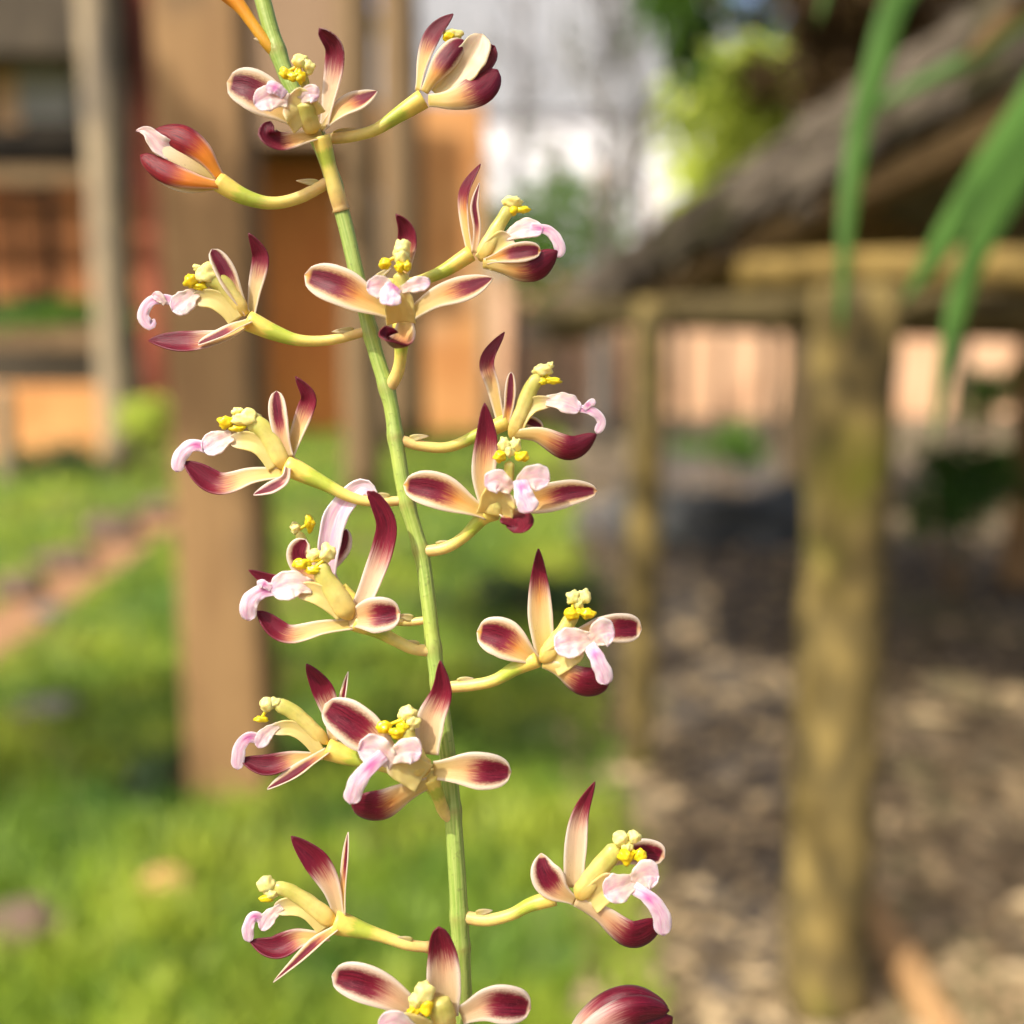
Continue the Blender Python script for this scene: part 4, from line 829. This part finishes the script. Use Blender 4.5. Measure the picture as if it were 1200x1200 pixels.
f.cap((727, 982, 16, 9, 9), (743, 981, 16, 7, 8), (735, 992, 17, 6, 6)); f.pol((733, 1004, 20, 9, 8), (750, 1003, 19, 7, 8))
# --- 15 lower left
f = Flower(2, [(502, 1110, -4), (478, 1107), (448, 1097), (424, 1090), (392, 1080)], 6, 14, bract=None)
f.sep([(398, 1076), (388, 1040, 4), (370, 1010, 6), (341, 980, 6)], 15, u0=.48, mg=.02, base=.45, tip=1.5, orange=.3, lilac=.3, cup=.3)
f.pet([(403, 1072, 2), (403, 1040, 4), (406, 1005, 4), (408, 975, 4)], 6.5, u0=.45, mg=.35, base=.8, tip=1.6, n=(-.7, 0, .5), cup=.5)
f.colm([(392, 1084, 4), (372, 1066, 6), (346, 1048, 6), (318, 1037, 8)], [19, 15, 12, 10])
f.cap((312, 1036, 8, 10, 9), (318, 1046, 8, 8, 7)); f.pol((312, 1053, 8, 8, 4))
f.lip(([(380, 1090, 6), (362, 1068, 8), (342, 1062, 8), (320, 1066, 8)], 11, claw), ([(330, 1062, 8), (316, 1074, 10), (306, 1090, 10)], 9, wing), ([(312, 1080, 8), (298, 1074, 12), (291, 1086, 12), (292, 1104, 8)], 8, mid(.3)))
f.sep([(386, 1098, 2), (352, 1100, 6), (322, 1112, 8), (293, 1103, 6)], 16, u0=.4, mg=.02, base=.35, peak=.62, tip=1.6, n=(0, .45, .85), cup=.4)
f.sep([(394, 1088, 12), (372, 1104, 16), (346, 1128, 18), (320, 1151, 16)], 8, u0=.2, mg=.3, base=.6, peak=.35, tip=1.4, orange=.4, n=(.3, .8, .5), cup=.5)
# --- 16 bottom front flower
f = Flower(40, [(545, 1250, 0), (536, 1240), (526, 1220), (518, 1200)], 8, 12)
f.sep([(520, 1190, 0), (520, 1155, 4), (519, 1125, 8), (514, 1086, 16)], 20, u0=.62, mg=.04, base=.85, peak=.3, tip=2.2, lilac=.3, orange=.3, cup=.4)
f.pet([(496, 1192, 2), (460, 1168, 10), (425, 1152, 10), (389, 1143, 4)], 23, u0=.45, mg=.28, base=.45, peak=.65, tip=2.5, lilac=.35, orange=.3, tipm=.04)
f.pet([(540, 1190, 2), (572, 1178, 8), (600, 1178, 8), (622, 1182, 2)], 23, u0=.38, mg=.24, base=.5, peak=.6, tip=2.5, lilac=.35, orange=.3, tipm=.04)
f.sep([(516, 1204, 6), (505, 1225, 14), (490, 1240, 18)], 19, u0=.5, mg=0)
f.colm([(522, 1205, 8), (518, 1185, 16), (512, 1170, 20)], [22, 20, 14])
f.cap((497, 1163, 24, 11, 13), (488, 1172, 24, 8, 9)); f.pol((500, 1180, 28, 8, 9), (484, 1186, 26, 7, 7))
f.lip(([(500, 1215, 20), (480, 1208, 30), (460, 1204, 32)], 20, dict(claw, base=1)), ([(486, 1208, 30), (464, 1198, 36), (444, 1204, 36)], 14, wing))
# --- 17 closed bud, bottom right
f = Flower(14, [(550, 1290, -6), (590, 1285), (635, 1258), (668, 1226)], 8, 13, 'flower_bud', 'closed maroon bud with a pale streak at the bottom edge')
f.sep([(664, 1236, 0), (690, 1194, 6), (735, 1168, 10), (782, 1180, 4)], 21, u0=.35, mg=.02, base=.5, peak=.55, cup=-.5, n=(0, .5, .85), lilac=.6)
f.sep([(668, 1244, 4), (705, 1236, 10), (750, 1220, 12), (788, 1192, 4)], 23, u0=.4, mg=.02, base=.5, peak=.6, cup=-.5, n=(0, -.5, .85), lilac=.5)
f.pet([(664, 1234, 14), (700, 1204, 24), (745, 1184, 26), (784, 1184, 10)], 19, u0=.5, mg=.02, base=.5, peak=.55, cup=-.6, lilac=.7)
